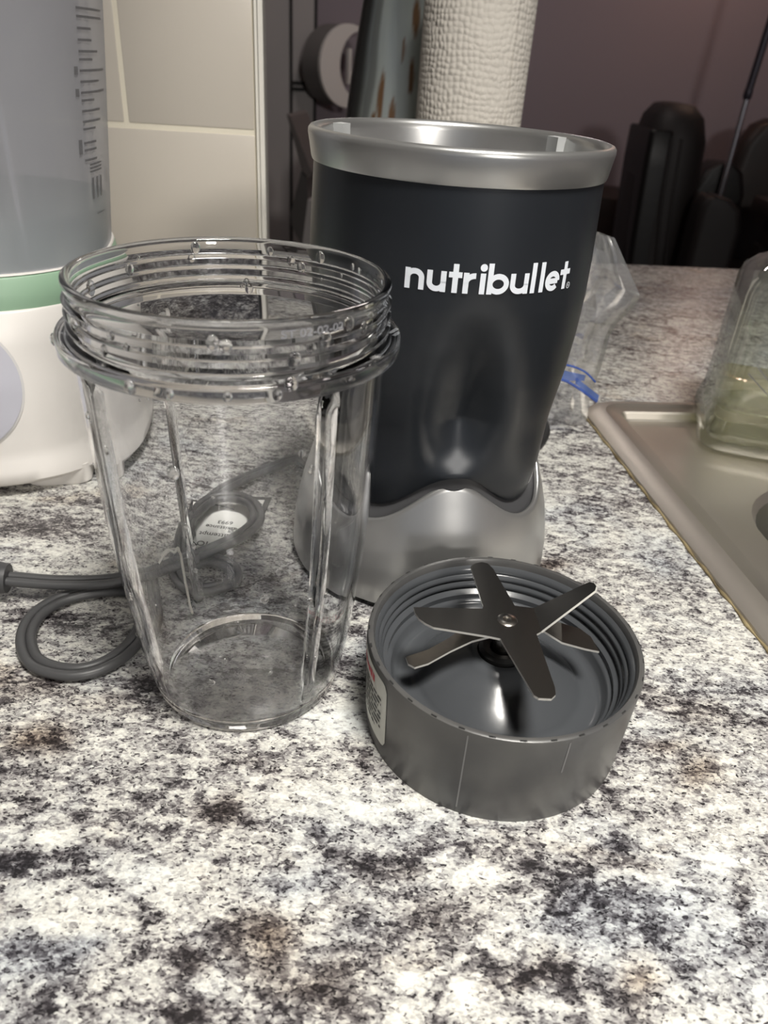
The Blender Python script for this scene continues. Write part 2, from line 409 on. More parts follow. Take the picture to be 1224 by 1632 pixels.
# ---------------------------------------------------------------- countertop
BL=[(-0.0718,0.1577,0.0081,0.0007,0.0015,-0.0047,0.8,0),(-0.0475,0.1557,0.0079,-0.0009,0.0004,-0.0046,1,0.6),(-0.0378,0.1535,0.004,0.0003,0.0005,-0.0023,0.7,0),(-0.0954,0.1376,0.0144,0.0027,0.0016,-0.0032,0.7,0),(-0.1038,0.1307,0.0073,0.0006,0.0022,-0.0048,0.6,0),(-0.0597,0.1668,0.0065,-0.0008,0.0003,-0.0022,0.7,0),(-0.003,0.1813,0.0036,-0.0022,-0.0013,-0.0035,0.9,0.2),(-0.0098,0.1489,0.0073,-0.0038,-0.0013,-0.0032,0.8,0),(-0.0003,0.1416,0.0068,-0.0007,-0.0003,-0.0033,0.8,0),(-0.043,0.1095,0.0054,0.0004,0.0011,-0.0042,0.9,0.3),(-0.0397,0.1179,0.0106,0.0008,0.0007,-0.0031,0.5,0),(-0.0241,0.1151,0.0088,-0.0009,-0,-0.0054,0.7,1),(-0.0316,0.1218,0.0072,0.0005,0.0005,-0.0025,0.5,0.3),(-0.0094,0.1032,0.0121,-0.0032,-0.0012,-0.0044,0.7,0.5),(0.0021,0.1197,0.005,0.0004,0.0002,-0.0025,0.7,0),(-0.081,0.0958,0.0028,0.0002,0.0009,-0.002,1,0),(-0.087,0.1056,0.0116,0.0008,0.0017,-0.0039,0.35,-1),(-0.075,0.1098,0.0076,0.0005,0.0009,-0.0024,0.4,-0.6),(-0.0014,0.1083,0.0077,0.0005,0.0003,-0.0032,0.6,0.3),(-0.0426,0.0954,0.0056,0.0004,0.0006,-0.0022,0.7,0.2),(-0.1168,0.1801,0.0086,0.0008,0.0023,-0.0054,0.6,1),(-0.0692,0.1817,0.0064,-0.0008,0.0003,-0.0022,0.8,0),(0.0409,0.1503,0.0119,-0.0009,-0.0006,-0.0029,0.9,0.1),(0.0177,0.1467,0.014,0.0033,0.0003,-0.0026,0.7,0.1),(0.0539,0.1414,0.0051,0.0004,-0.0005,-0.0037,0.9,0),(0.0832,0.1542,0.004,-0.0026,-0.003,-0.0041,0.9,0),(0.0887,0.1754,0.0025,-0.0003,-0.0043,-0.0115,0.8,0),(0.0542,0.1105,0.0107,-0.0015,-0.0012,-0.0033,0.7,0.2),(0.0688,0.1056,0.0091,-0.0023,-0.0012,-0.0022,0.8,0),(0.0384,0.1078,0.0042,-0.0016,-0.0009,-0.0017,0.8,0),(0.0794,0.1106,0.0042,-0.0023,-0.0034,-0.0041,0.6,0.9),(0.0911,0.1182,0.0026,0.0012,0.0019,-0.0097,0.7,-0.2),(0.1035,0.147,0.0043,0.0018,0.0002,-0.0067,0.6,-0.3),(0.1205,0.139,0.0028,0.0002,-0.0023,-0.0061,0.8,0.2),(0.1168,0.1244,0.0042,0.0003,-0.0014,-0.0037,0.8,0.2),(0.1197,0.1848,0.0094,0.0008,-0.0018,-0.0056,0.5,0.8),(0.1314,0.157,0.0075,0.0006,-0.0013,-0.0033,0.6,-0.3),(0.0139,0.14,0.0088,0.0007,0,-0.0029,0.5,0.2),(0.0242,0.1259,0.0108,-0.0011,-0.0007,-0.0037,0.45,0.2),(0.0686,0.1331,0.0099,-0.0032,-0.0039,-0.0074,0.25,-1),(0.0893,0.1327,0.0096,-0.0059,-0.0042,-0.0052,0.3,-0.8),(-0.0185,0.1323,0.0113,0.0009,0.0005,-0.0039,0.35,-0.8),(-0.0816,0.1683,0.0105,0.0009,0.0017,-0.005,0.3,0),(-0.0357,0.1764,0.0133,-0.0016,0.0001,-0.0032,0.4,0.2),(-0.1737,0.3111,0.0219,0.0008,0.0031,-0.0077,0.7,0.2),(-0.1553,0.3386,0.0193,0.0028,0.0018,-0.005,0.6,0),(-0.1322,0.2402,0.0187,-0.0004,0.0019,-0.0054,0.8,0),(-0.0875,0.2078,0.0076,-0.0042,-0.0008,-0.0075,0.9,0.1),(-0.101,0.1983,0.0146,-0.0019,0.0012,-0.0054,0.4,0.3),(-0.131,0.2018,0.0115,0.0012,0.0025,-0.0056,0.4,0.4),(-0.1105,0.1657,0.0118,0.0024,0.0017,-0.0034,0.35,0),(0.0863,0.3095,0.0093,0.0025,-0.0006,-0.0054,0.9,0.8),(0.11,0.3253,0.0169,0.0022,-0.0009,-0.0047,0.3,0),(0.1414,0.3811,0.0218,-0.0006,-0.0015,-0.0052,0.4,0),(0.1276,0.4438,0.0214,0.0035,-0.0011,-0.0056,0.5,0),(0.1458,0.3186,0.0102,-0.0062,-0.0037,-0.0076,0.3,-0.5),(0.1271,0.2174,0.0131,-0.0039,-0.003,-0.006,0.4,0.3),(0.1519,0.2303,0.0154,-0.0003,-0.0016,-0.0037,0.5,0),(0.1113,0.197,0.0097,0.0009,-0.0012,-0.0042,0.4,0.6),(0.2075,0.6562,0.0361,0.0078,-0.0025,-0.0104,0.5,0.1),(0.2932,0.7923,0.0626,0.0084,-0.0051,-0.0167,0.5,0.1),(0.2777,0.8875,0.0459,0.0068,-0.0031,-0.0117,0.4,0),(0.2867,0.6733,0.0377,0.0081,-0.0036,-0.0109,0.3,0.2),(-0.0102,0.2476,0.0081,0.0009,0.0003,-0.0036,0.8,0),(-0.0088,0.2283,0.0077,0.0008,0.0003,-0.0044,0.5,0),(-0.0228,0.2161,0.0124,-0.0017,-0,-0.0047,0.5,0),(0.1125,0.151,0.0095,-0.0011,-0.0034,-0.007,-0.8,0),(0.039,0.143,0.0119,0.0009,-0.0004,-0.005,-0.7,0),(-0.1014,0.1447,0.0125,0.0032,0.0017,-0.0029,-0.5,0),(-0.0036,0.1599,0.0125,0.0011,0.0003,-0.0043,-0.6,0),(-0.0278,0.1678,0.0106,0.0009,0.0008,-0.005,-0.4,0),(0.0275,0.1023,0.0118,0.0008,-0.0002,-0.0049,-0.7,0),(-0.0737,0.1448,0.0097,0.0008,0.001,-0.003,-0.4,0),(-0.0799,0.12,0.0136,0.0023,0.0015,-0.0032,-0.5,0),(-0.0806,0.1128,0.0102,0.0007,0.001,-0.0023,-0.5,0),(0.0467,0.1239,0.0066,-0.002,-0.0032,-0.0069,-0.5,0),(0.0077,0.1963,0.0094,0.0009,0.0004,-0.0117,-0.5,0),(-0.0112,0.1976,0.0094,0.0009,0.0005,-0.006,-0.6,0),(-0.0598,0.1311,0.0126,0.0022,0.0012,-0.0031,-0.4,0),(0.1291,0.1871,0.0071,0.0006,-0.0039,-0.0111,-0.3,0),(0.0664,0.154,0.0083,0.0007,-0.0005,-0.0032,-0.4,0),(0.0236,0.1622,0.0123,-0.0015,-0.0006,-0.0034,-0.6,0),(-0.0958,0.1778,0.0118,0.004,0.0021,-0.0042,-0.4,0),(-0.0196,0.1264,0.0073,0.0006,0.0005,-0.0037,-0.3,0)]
HU0, HU1, HV0, HV1 = .226, .93, -.02, .485
def lines(a, b, fine0, fine1, fs, cs, must):
    L = set(must) | {a, b}; x = a
    while x < b:
        L.add(round(x, 5)); x += fs if fine0 <= x < fine1 else cs
    L = sorted(L); out = [L[0]]
    for x in L[1:]:
        if x in must or x == b:
            if x - out[-1] < .0006 and out[-1] not in must: out[-1] = x
            else: out.append(x)
        elif x - out[-1] > .0008: out.append(x)
    return out
us = lines(-.80, 1.15, -.22, .36, .004, .06, {HU0, HU1}); vvs = lines(-.08, .96, .02, .60, .004, .06, {HV0, HV1})
nu, nv = len(us), len(vvs)
V = [UV(u, v, 0) for v in vvs for u in us]; F = []
for j in range(nv - 1):
    for i in range(nu - 1):
        uc, vc = (us[i] + us[i + 1]) / 2, (vvs[j] + vvs[j + 1]) / 2
        if HU0 < uc < HU1 and HV0 < vc < HV1: continue
        F.append((j * nu + i, j * nu + i + 1, (j + 1) * nu + i + 1, (j + 1) * nu + i))
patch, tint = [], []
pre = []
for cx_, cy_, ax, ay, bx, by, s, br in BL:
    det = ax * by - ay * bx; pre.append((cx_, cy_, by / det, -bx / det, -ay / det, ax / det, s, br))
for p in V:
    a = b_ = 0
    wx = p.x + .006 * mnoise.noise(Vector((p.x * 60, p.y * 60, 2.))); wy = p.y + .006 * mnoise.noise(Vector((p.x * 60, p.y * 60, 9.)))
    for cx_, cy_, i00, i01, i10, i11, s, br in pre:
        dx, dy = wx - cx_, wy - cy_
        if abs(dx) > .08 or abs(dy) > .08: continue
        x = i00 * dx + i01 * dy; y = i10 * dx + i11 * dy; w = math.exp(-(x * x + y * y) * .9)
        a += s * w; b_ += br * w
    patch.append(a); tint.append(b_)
ct = obj('countertop', (V, F), M_gran, smooth=0)
for nm, dat in (('patch', patch), ('tint', tint)):
    at = ct.data.attributes.new(nm, 'FLOAT', 'POINT')
    at.data.foreach_set('value', dat)
tag(ct, 'grey and cream speckled laminate countertop with dark veins, under everything', 'countertop')
def slab_sides():
    P = []
    def side(a, b): 
        n = len(P); P.extend([UV(*a, -.0005), UV(*b, -.0005), UV(*b, -.038), UV(*a, -.038)]); return (n, n + 1, n + 2, n + 3)
    Q = [(-.80, -.08), (1.15, -.08), (1.15, .96), (-.80, .96)]; f = [side(Q[i], Q[(i + 1) % 4]) for i in range(4)]
    return P, f
obj('edge_band', slab_sides(), M_gran2, ct, smooth=0)
obj('cabinet_body', uvbox(-.78, 1.13, -.04, .80, FL, -.24), mat('cabinet_paint', (.25, .24, .23), .6), ct, smooth=0)
for u0, u1 in ((-.78, .15), (1.0, 1.12)): obj('support_rail', uvbox(u0, u1, -.03, .79, -.24, -.038), bpy.data.materials['cabinet_paint'], ct, smooth=0)

# ================================================================ motor base
MX, MY = .0193, .3258
mb = empty('blender_motor_base', (MX, MY, 0), 'dark slate blender motor base with silver rim and foot, white lettering', 'blender')
ZS = [.03, .045, .06, .075, .09, .105, .12, .135, .15, .165, .1795]
RS = [.0427, .046, .0494, .0522, .0545, .0566, .0579, .0585, .0582, .0576, .0570]
PK = radians(-79)
def wave(a): 
    c = .5 + .5 * cos(4 * (a - PK)); return .0405 + .0195 * c ** 1.25
def base_r(z): return interp(z, [0, .003, .012, .02, .03, .04, .05, .061], [.0622, .0631, .0627, .0616, .0597, .0570, .0536, .0500])
def body_r(z, a):
    c = .5 + .5 * cos(4 * (a - PK))
    lobe = c ** 4.5
    zz = wave(a)
    r = interp(z, ZS, RS)
    # flutes: four valleys above the peaks of the base that close at the bottom
    g = sstep(.150, .090, z) * min(max((z - .0655) / .0235, 0), 1)
    lo = (1 - c) * .0045 * sstep(.085, .05, z)
    return r - lobe * .0100 * g + lo + lobe * .0022 * sstep(.078, .064, z)
def bodymesh():
    nA, nZ = 192, 90
    def fn(u, w):
        a = 2 * pi * u; zb = wave(a) + .0052
        if w < .06:
            r = body_r(zb, a) - .0022 * (1 - w / .06); z = zb - .0004 * (1 - w / .06)
            return (r * cos(a), r * sin(a), z)
        t = (w - .06) / .94; z = zb + (.1795 - zb) * t
        r = body_r(z, a); return (r * cos(a), r * sin(a), z)
    return grid(fn, nA, nZ, True)
obj('body_shell', bodymesh(), M_body, mb, smooth=60)
def collar():
    def fn(u, w):
        a = 2 * pi * u; zt = wave(a) + .0052; zb = wave(a) - .006
        rt = body_r(zt, a) - .0016; rb = base_r(zb) - .0022
        z = zt + (zb - zt) * w; r = rt + (max(rb, rt) - rt) * w
        return (r * cos(a), r * sin(a), z)
    return grid(fn, 192, 6, True)
obj('lower_collar', collar(), M_under, mb, smooth=60)
def basemesh():
    nA = 192; zs_in = 8; rows = []
    def fn(u, w):
        a = 2 * pi * u; zt = wave(a)
        k = w * 20
        if k <= 14:
            z = .003 + (zt - .003) * (k / 14); r = base_r(z)
        elif k <= 17:
            t = (k - 14) / 3; z = zt + .0007 * sin(pi * t); r = base_r(zt) - .0024 * t
        else:
            t = (k - 17) / 3; z = zt - .012 * t; r = base_r(zt) - .0024 - .001 * t
        return (r * cos(a), r * sin(a), z)
    V, F = grid(fn, nA, 41, True)
    n = len(V); V.append((0, 0, .003))
    F += [((i + 1) % nA, i, n) for i in range(nA)]
    return V, F
obj('base_foot', basemesh(), M_silver, mb, smooth=50, label='silver flared foot with a wavy top edge')
obj('underside', lathe([(.001, .0005), (.052, .0005), (.054, .0045), (.001, .0045)], 64, True), M_rubber, mb)
obj('rim_band', lathe([(.0566, .178), (.0577, .1782), (.0581, .1792), (.0588, .1838), (.0594, .1872), (.0593, .1886), (.0586, .1895), (.0573, .1899), (.0560, .1893), (.0553, .1880), (.0548, .1860), (.0540, .150), (.0540, .147), (.001, .147), (.001, .146), (.0550, .146), (.0552, .178)], 160, True), M_silver, mb, smooth=40, label='silver band around the open top')
def cylbox(a0, a1, r0, r1, z0, z1, n=6):
    V = []
    for z in (z0, z1):
        for r in (r0, r1):
            for i in range(n + 1):
                a = radians(a0 + (a1 - a0) * i / n); V.append((r * cos(a), r * sin(a), z))
    k = n + 1; F = []
    for i in range(n):
        F += [(i, i + 1, k + i + 1, k + i), (2 * k + i, 3 * k + i, 3 * k + i + 1, 2 * k + i + 1), (i, 2 * k + i, 2 * k + i + 1, i + 1), (k + i, k + i + 1, 3 * k + i + 1, 3 * k + i)]
    F += [(0, k, 3 * k, 2 * k), (n, 2 * k + n, 3 * k + n, k + n)]
    return V, F
M_tab = mat('pale_grey_plastic', (.50, .51, .51), .3)
for a0 in (153, 33):
    obj('locking_tab', join(cylbox(a0, a0 + 7, .0505, .0552, .176, .1886), cylbox(a0 - 9, a0, .0515, .0552, .1795, .1825)), M_tab, mb, smooth=30)
obj('drive_coupling', lathe([(.001, .147), (.022, .147), (.021, .156), (.012, .157), (.010, .162), (.001, .162)], 40), M_rubber, mb)

# lettering: geometric strokes wrapped on the shell
def arc(cx_, cy_, rx_, ry_, a0, a1, n=14): return [(cx_ + rx_ * cos(radians(a0 + (a1 - a0) * i / n)), cy_ + ry_ * sin(radians(a0 + (a1 - a0) * i / n))) for i in range(n + 1)]
def stroke(P, w):
    P = [Vector((x, y, 0)) for x, y in P]; V, F = [], []
    for i, p in enumerate(P):
        d0 = (p - P[i - 1]).normalized() if i else (P[1] - p).normalized(); d1 = (P[i + 1] - p).normalized() if i < len(P) - 1 else d0
        d = (d0 + d1).normalized(); n = Vector((-d.y, d.x, 0)); k = w / 2 / max(.5, n.dot(Vector((-d0.y, d0.x, 0))))
        V += [p + n * k, p - n * k]
    for i in range(len(P) - 1): F.append((2 * i, 2 * i + 1, 2 * i + 3, 2 * i + 2))
    return V, F
def sub(P, n=8):
    out = []
    for i in range(len(P) - 1):
        for j in range(n): out.append((P[i][0] + (P[i + 1][0] - P[i][0]) * j / n, P[i][1] + (P[i + 1][1] - P[i][1]) * j / n))
    out.append(P[-1]); return out
SW = .27
def letter(ch, W_):
    h = SW / 2
    if ch == 'n': return [sub([(h, 0), (h, 1)]), [(h, .55)] + arc(W_ / 2, .57, W_ / 2 - h, .43 - h, 180, 0) + [(W_ - h, 0)]]
    if ch == 'u': return [sub([(W_ - h, 0), (W_ - h, 1)]), [(h, 1)] + arc(W_ / 2, .43, W_ / 2 - h, .43 - h, 180, 360) + [(W_ - h, .5)]]
    if ch == 't': return [sub([(W_ * .5, 0), (W_ * .5, 1.38)]), sub([(0, .87), (W_, .87)])]
    if ch == 'r': return [sub([(h, 0), (h, 1)]), [(h, .5)] + arc(h + W_ * .62, .52, W_ * .62, .48 - h, 180, 88)]
    if ch == 'i': return [sub([(W_ / 2, 0), (W_ / 2, 1)])]
    if ch == 'b': return [sub([(h, 0), (h, 1.48)]), arc(h + (W_ - SW) / 2, .5, (W_ - SW) / 2, .5 - h, 180, 540, 28)]
    if ch == 'l': return [sub([(W_ / 2, 0), (W_ / 2, 1.48)])]
    if ch == 'e': return [arc(W_ / 2, .5, W_ / 2 - h, .5 - h, 0, 318, 26), sub([(h, .5), (W_ - h, .5)])]
XH = .0072
def on_shell(v, lift=.00025):
    out = []
    for p in v:
        a = p.x; z = p.y; r = interp(z, ZS, RS) + lift; out.append((r * cos(a), r * sin(a), z))
    return out
Z0 = .1435
word = [('n', -107.9, -101), ('u', -100.1, -93.4), ('t', -92.6, -88), ('r', -87.5, -82.3), ('i', -82.1, -79.3), ('b', -79.0, -71), ('u', -70.5, -63.2), ('l', -62.7, -59.6), ('l', -58.9, -55.7), ('e', -55.6, -48.4), ('t', -48.2, -42.6)]
parts = []
for ch, a0, a1 in word:
    r = .0585; W_ = radians(a1 - a0) * r / XH
    for s in letter(ch, W_):
        v, f = stroke(s, SW); parts.append(([Vector((radians(a0) + p.x * XH / r, Z0 + p.y * XH, 0)) for p in v], f))
    if ch == 'i':
        n = 18; v = [Vector((radians(a0) + (W_ / 2 + .18 * cos(2 * pi * i / n)) * XH / r, Z0 + (1.27 + .18 * sin(2 * pi * i / n)) * XH, 0)) for i in range(n)]; parts.append((v, [tuple(range(n))]))
v, f = join(*parts); obj('lettering', (on_shell(v), f), M_logo, mb, smooth=0, label='white nutribullet lettering')
v, f = stroke(arc(0, 0, .00105, .00105, 0, 360, 20), .00022); v2, f2 = text_mesh('R', .0016); 
v, f = join((v, f), ([p + Vector((-.0005, -.00055, 0)) for p in v2], f2))
obj('registered_mark', (on_shell([Vector((radians(-42.4) + p.x / .0585, Z0 + .0010 + p.y, 0)) for p in v], .0003), f), M_logo, mb, smooth=0)

# power cord (in the motor base's space)
def loc(P): return [Vector(p) - Vector((MX, MY, 0)) for p in P]
def pair(P, r, off, k=8):
    P = catmull(P, k); a, b_ = [], []
    for i, p in enumerate(P):
        d = (P[min(i + 1, len(P) - 1)] - P[max(i - 1, 0)]).normalized(); n = Vector((-d.y, d.x, 0)).normalized()
        a.append(p + n * off); b_.append(p - n * off)
    return join(tube(a, r), tube(b_, r))
cr = .0021
c1 = loc([(-.028, .365, .0045), (-.0481, .397, .0045), (-.0647, .385, .005), (-.0798, .3695, .0045), (-.0921, .352, .0045), (-.0996, .328, .0045), (-.1004, .302, .0045), (-.0985, .281, .0045), (-.089, .2680, .0040), (-.0775, .2680, .0035), (-.0683, .2755, .0030), (-.0690, .2835, .0035), (-.0760, .2885, .0040), (-.0860, .2880, .0045), (-.0940, .2840, .0045)])
c2 = loc([(-.166, .2545, .0105), (-.1615, .2555, .0100), (-.1383, .2575, .0085), (-.1154, .2630, .0080), (-.0987, .2735, .0100), (-.0822, .2885, .0100), (-.0695, .3043, .0095), (-.0638, .3210, .0090), (-.0701, .3361, .0095), (-.0835, .3405, .0095), (-.0935, .3345, .0095), (-.0985, .316, .0105), (-.0985, .298, .0105), (-.095, .282, .009)])
c3 = loc([(-.1120, .2625, .0033), (-.1220, .2610, .0033), (-.1310, .2575, .0031), (-.1390, .2510, .0030), (-.1435, .2400, .0030), (-.1412, .2265, .0030), (-.1315, .2135, .0030), (-.1164, .2098, .0030), (-.1052, .2150, .0030), (-.0985, .2270, .0030), (-.0975, .2420, .0040), (-.103, .2560, .0050), (-.1085, .268, .0055)])
cord = obj('power_cord', join(pair(c1, cr, .0019), pair(c2, cr, .0020), pair(c3, cr, .0019)), M_cord, mb, smooth=60, label='grey twin-strand power cord, coiled')
cord.location = (0, 0, 0)
pl = [(-.1905, .2540, .0105), (-.1800, .2543, .0105), (-.1650, .2550, .0105), (-.1605, .2556, .0102)]
obj('plug', tube(loc(pl), [.0085, .0085, .0072, .0064], 16), M_plug, cord, smooth=40)
tie = catmull(loc([(-.1035, .271, .0125), (-.1007, .2745, .0152), (-.0975, .2785, .0158), (-.0940, .2780, .0150), (-.0905, .2705, .0140), (-.0860, .2600, .0115), (-.0815, .2500, .0085), (-.079, .246, .007)]), 8)
tiek = catmull(loc([(-.1025, .2735, .0145), (-.0995, .2765, .0165), (-.0965, .2772, .0150), (-.0950, .2790, .0165), (-.0940, .2772, .0155)]), 8)
obj('twist_tie', join(tube(tie, .00065, 8), tube(tiek, .0007, 8)), M_tie, cord, smooth=60)
# warning tag under the coil, its print upside down
def tagmesh(sc, z):
    P = [(-.1035, .2945), (-.1105, .348), (-.0985, .3472), (-.080, .3415), (-.0800, .3560), (-.0615, .3575), (-.0640, .3235), (-.080, .2935)]
    c = Vector((sum(p[0] for p in P) / 8, sum(p[1] for p in P) / 8, 0))
    return prism([tuple((c + (Vector((*p, 0)) - c) * sc)[:2]) for p in P], z, z + .00025)
def shift(vf): return [Vector(p) - Vector((MX, MY, 0)) for p in vf[0]], vf[1]
M_tagedge = mat('black_tag_border', (.02, .02, .021), .5)
tg = obj('warning_tag', shift(tagmesh(1.0, .0008)), M_tagedge, mb, smooth=0, label='black-bordered white paper tag under the coiled cord')
obj('tag_face', shift(tagmesh(.84, .00106)), M_paper, tg, smooth=0)
tp = []
for s, sz, x, y, rot, bd in (('ION', .0070, -.0820, .3010, 180, .0004), ('CTIONS', .0062, -.0795, .3085, 180, .0001), ('attempt', .0050, -.0790, .3165, 178, .00005), ('assistance', .0044, -.0755, .3230, 176, .00005), ('6993', .0044, -.0785, .3285, 178, .00005),
                            ('call: (80', .0050, -.0655, .3490, 172, .00005), ('P', .0050, -.0660, .3420, 172, .00005), ('store', .0042, -.0675, .3245, 195, .00005), ('or', .0042, -.0705, .3180, 195, .00005), ('BEFORE USE', .0040, -.0785, .3010, 85, .0001), ('34', .0040, -.1000, .3400, 178, .00005)):
    tp.append(xf(text_mesh(s, sz, bd), T(x - MX, y - MY, .0014) @ RZ(radians(rot))))
obj('tag_print', join(*tp), M_ink, tg, smooth=0)

# ================================================================ tall clear cup
CX, CY = -.0502, .2240
cup = empty('tall_blender_cup', (CX, CY, 0), 'tall clear plastic blender cup with screw rim and water drops, in front of the motor', 'cup')
ZO = [0, .003, .008, .015, .025, .04, .055, .07, .085, .1, .115, .13, .137]
RO = [.0340, .0362, .0374, .0387, .0402, .0418, .0434, .0446, .0455, .0461, .0467, .0471, .0473]
RIBS = [radians(a) for a in (-141, -44, 46, 136)]
def ribf(a):
    g = 0
    for b_ in RIBS:
        d = (a - b_ + pi) % (2 * pi) - pi; g = max(g, sstep(.062, .040, abs(d)))
    return g
def cupmesh():
    nA = 288
    out = [(.0300, .0016), (.0315, .0002), (.0345, 0), (.0356, .0010)]
    z = .003
    outp = out + [(interp(z_, ZO, RO), z_) for z_ in [.003 + i * (.1365 - .003) / 40 for i in range(41)]]
    outp += [(.0474, .1388), (.0478, .1393), (.0499, .1394), (.0502, .1390), (.0503, .1365), (.0506, .1361), (.0511, .1361), (.0514, .1365), (.0514, .1402), (.0510, .1407), (.0476, .1408), (.0470, .1414)]
    for zt in (.1430, .1466, .1502):   # screw thread
        outp += [(.0468, zt - .0009), (.0479, zt - .0002), (.0480, zt + .0003), (.0469, zt + .0011)]
    outp += [(.0468, .1535), (.0474, .1543), (.0477, .1553), (.0475, .1562), (.0466, .1566), (.0455, .1563), (.0449, .1552)]
    nin = len(outp)
    ins = [(.0446, .150), (.0446, .143), (.0447, .137)] + [(interp(z_, ZO, RO) - .0024, z_) for z_ in [.134 - i * (.134 - .0052) / 40 for i in range(41)]]
    ins += [(.0332, .0040), (.0322, .0032), (.0305, .0029), (.020, .0028), (.010, .0028), (.0008, .0028)]
    V, F = [], []
    def ring(r, z, inner):
        for i in range(nA):
            a = 2 * pi * i / nA; rr = r
            if inner: rr = r - .0030 * ribf(a) * sstep(.008, .022, z) * sstep(.133, .128, z)
            V.append((rr * cos(a), rr * sin(a), z))
    P = [(.0008, .0018)] + [(r, z, False) for r, z in outp] + [(r, z, True) for r, z in ins]
    ring(.0008, .0018, False)
    for r, z, s in P[1:]: ring(r, z, s)
    m_ = len(P)
    for j in range(m_ - 1):
        for i in range(nA):
            i2 = (i + 1) % nA; F.append((j * nA + i, j * nA + i2, (j + 1) * nA + i2, (j + 1) * nA + i))
    F.append(tuple(range(nA - 1, -1, -1))); F.append(tuple((m_ - 1) * nA + i for i in range(nA)))
    return V, F
obj('cup_wall', cupmesh(), M_cup, cup, smooth=50)
# embossed date code on the neck
v, f = text_mesh('ST 02-02-02', .0030, .00004, .00008)
w = max(p.x for p in v)
obj('moulded_code', ([((.0471 + p.z) * cos(radians(-63.3) + p.x / w * radians(23)), (.0471 + p.z) * sin(radians(-63.3) + p.x / w * radians(23)), .1519 - .0004 + p.y) for p in v], f), M_emb, cup, smooth=0)
# droplets sitting on the walls
def blob(c, n, r, h, el=1.0, k=10, rows=4):
    n = Vector(n).normalized(); t = Vector((0, 0, 1)).cross(n)
    t = t.normalized() if t.length > 1e-3 else Vector((1, 0, 0)); b_ = n.cross(t); V, F = [], []
    for j in range(rows + 1):
        th = (pi / 2) * j / rows * 1.0
        for i in range(k):
            a = 2 * pi * i / k; V.append(Vector(c) + (t * cos(a) + b_ * sin(a) * el) * r * cos(th) + n * (h * sin(th)))
    for j in range(rows):
        for i in range(k): F.append((j * k + i, j * k + (i + 1) % k, (j + 1) * k + (i + 1) % k, (j + 1) * k + i))
    F.append(tuple(range(k - 1, -1, -1)))
    return V, F
dp = []
rd = random.Random(11)
spec = [(-139, .1475, 2.1, 'o'), (-160, .138, 1.6, 'o'), (172, .1465, 2.4, 'o'), (-118, .149, 1.3, 'o'), (-112, .147, 1.1, 'o'), (-122, .1442, 1.3, 'o'), (-108, .1385, 1.7, 'o'), (-84, .151, 1.6, 'o'), (-80, .1503, 1.7, 'o'), (-59, .1455, 2.0, 'o'), (-62, .141, 1.9, 'o'), (-48, .1500, 1.9, 'o'), (-38, .1525, 2.0, 'o'), (-30, .150, 1.4, 'o'), (-53, .1480, 1.5, 'o'),
        (-70, .068, 1.5, 'o'), (-100, .113, 1.9, 'o'), (-64, .078, 1.2, 'o'), (-95, .030, 1.2, 'o'), (-50, .062, 1.2, 'o'), (-104, .104, .9, 'o'), (-130, .113, 1.2, 'o'), (-142, .12, 1.1, 'o'), (-56, .118, 1.1, 'o'), (-52, .112, 1.2, 'o'), (-88, .041, 1.0, 'o'), (-80, .1385, 1.3, 'o'), (-96, .1385, 1.2, 'o'), (-66, .1385, 1.3, 'o'),
        (60, .1535, 1.8, 'i'), (85, .153, 1.3, 'i'), (75, .1505, 1.6, 'i'), (70, .149, 1.7, 'i'), (118, .1535, 1.8, 'i'), (120, .1500, 1.4, 'i'), (40, .1535, 1.0, 'i'), (35, .153, 1.0, 'i'), (150, .149, 1.7, 'i'), (20, .1440, 2.3, 'i'), (15, .1465, 1.1, 'i'), (95, .1395, 1.6, 'i'), (96, .142, 1.0, 'i')]
for i in range(34): spec.append((rd.uniform(-170, -10), rd.uniform(.02, .155), rd.uniform(.35, .8), 'o'))
for i in range(16): spec.append((rd.uniform(20, 160), rd.uniform(.06, .154), rd.uniform(.35, .8), 'i'))
for a, z, r, s in spec:
    a = radians(a); R_ = (.0470 if z > .1412 else (.0515 if z > .1365 else interp(z, ZO, RO))) if s == 'o' else (.0445 if z > .137 else interp(z, ZO, RO) - .0026)
    n = (cos(a), sin(a), 0) if s == 'o' else (-cos(a), -sin(a), 0)
    e = .0001 if s == 'o' else -.0001
    dp.append(blob(((R_ + e) * cos(a), (R_ + e) * sin(a), z), n, r * .001, r * .00062, rd.uniform(1, 1.35)))
for i in range(9):
    a = rd.uniform(0, 6.28); r = .028 * rd.random() ** .5; dp.append(blob((r * cos(a), r * sin(a), .0029), (0, 0, 1), rd.uniform(.0006, .0014), .0005))
obj('water_droplets', join(*dp), M_water, cup, smooth=60, kind='stuff', label='clear water drops clinging to the cup')

# ================================================================ blade base
RX, RY = .0462, .2070
bl = empty('blade_base', (RX, RY, 0), 'dark grey blade ring with steel cross blades, lying on the counter front', 'blender blade')
obj('ring_wall', lathe([(.0475, .0), (.0476, .0006), (.0490, .0385), (.0488, .0395), (.0481, .0399), (.0470, .0397), (.0465, .0388), (.0462, .0372)], 128), M_ringside, bl, smooth=45)
bl.children[0].data.polygons  # outer wall
inner = [(.0462, .0372), (.0452, .0362), (.0447, .0350), (.0449, .0338), (.0438, .0330), (.0436, .0320), (.0443, .0310), (.0430, .0300), (.0428, .0288), (.0436, .0278), (.0420, .0268), (.0412, .0262), (.0412, .0240), (.0400, .0236), (.0394, .0226), (.0388, .0198), (.0376, .0187), (.0360, .0184), (.0325, .0185), (.0310, .0189), (.0300, .0195), (.0292, .0202), (.0284, .0209), (.022, .0248), (.016, .0284), (.0130, .0303), (.0112, .0319), (.0100, .0322), (.0088, .0322), (.0080, .0305), (.0045, .0300)]
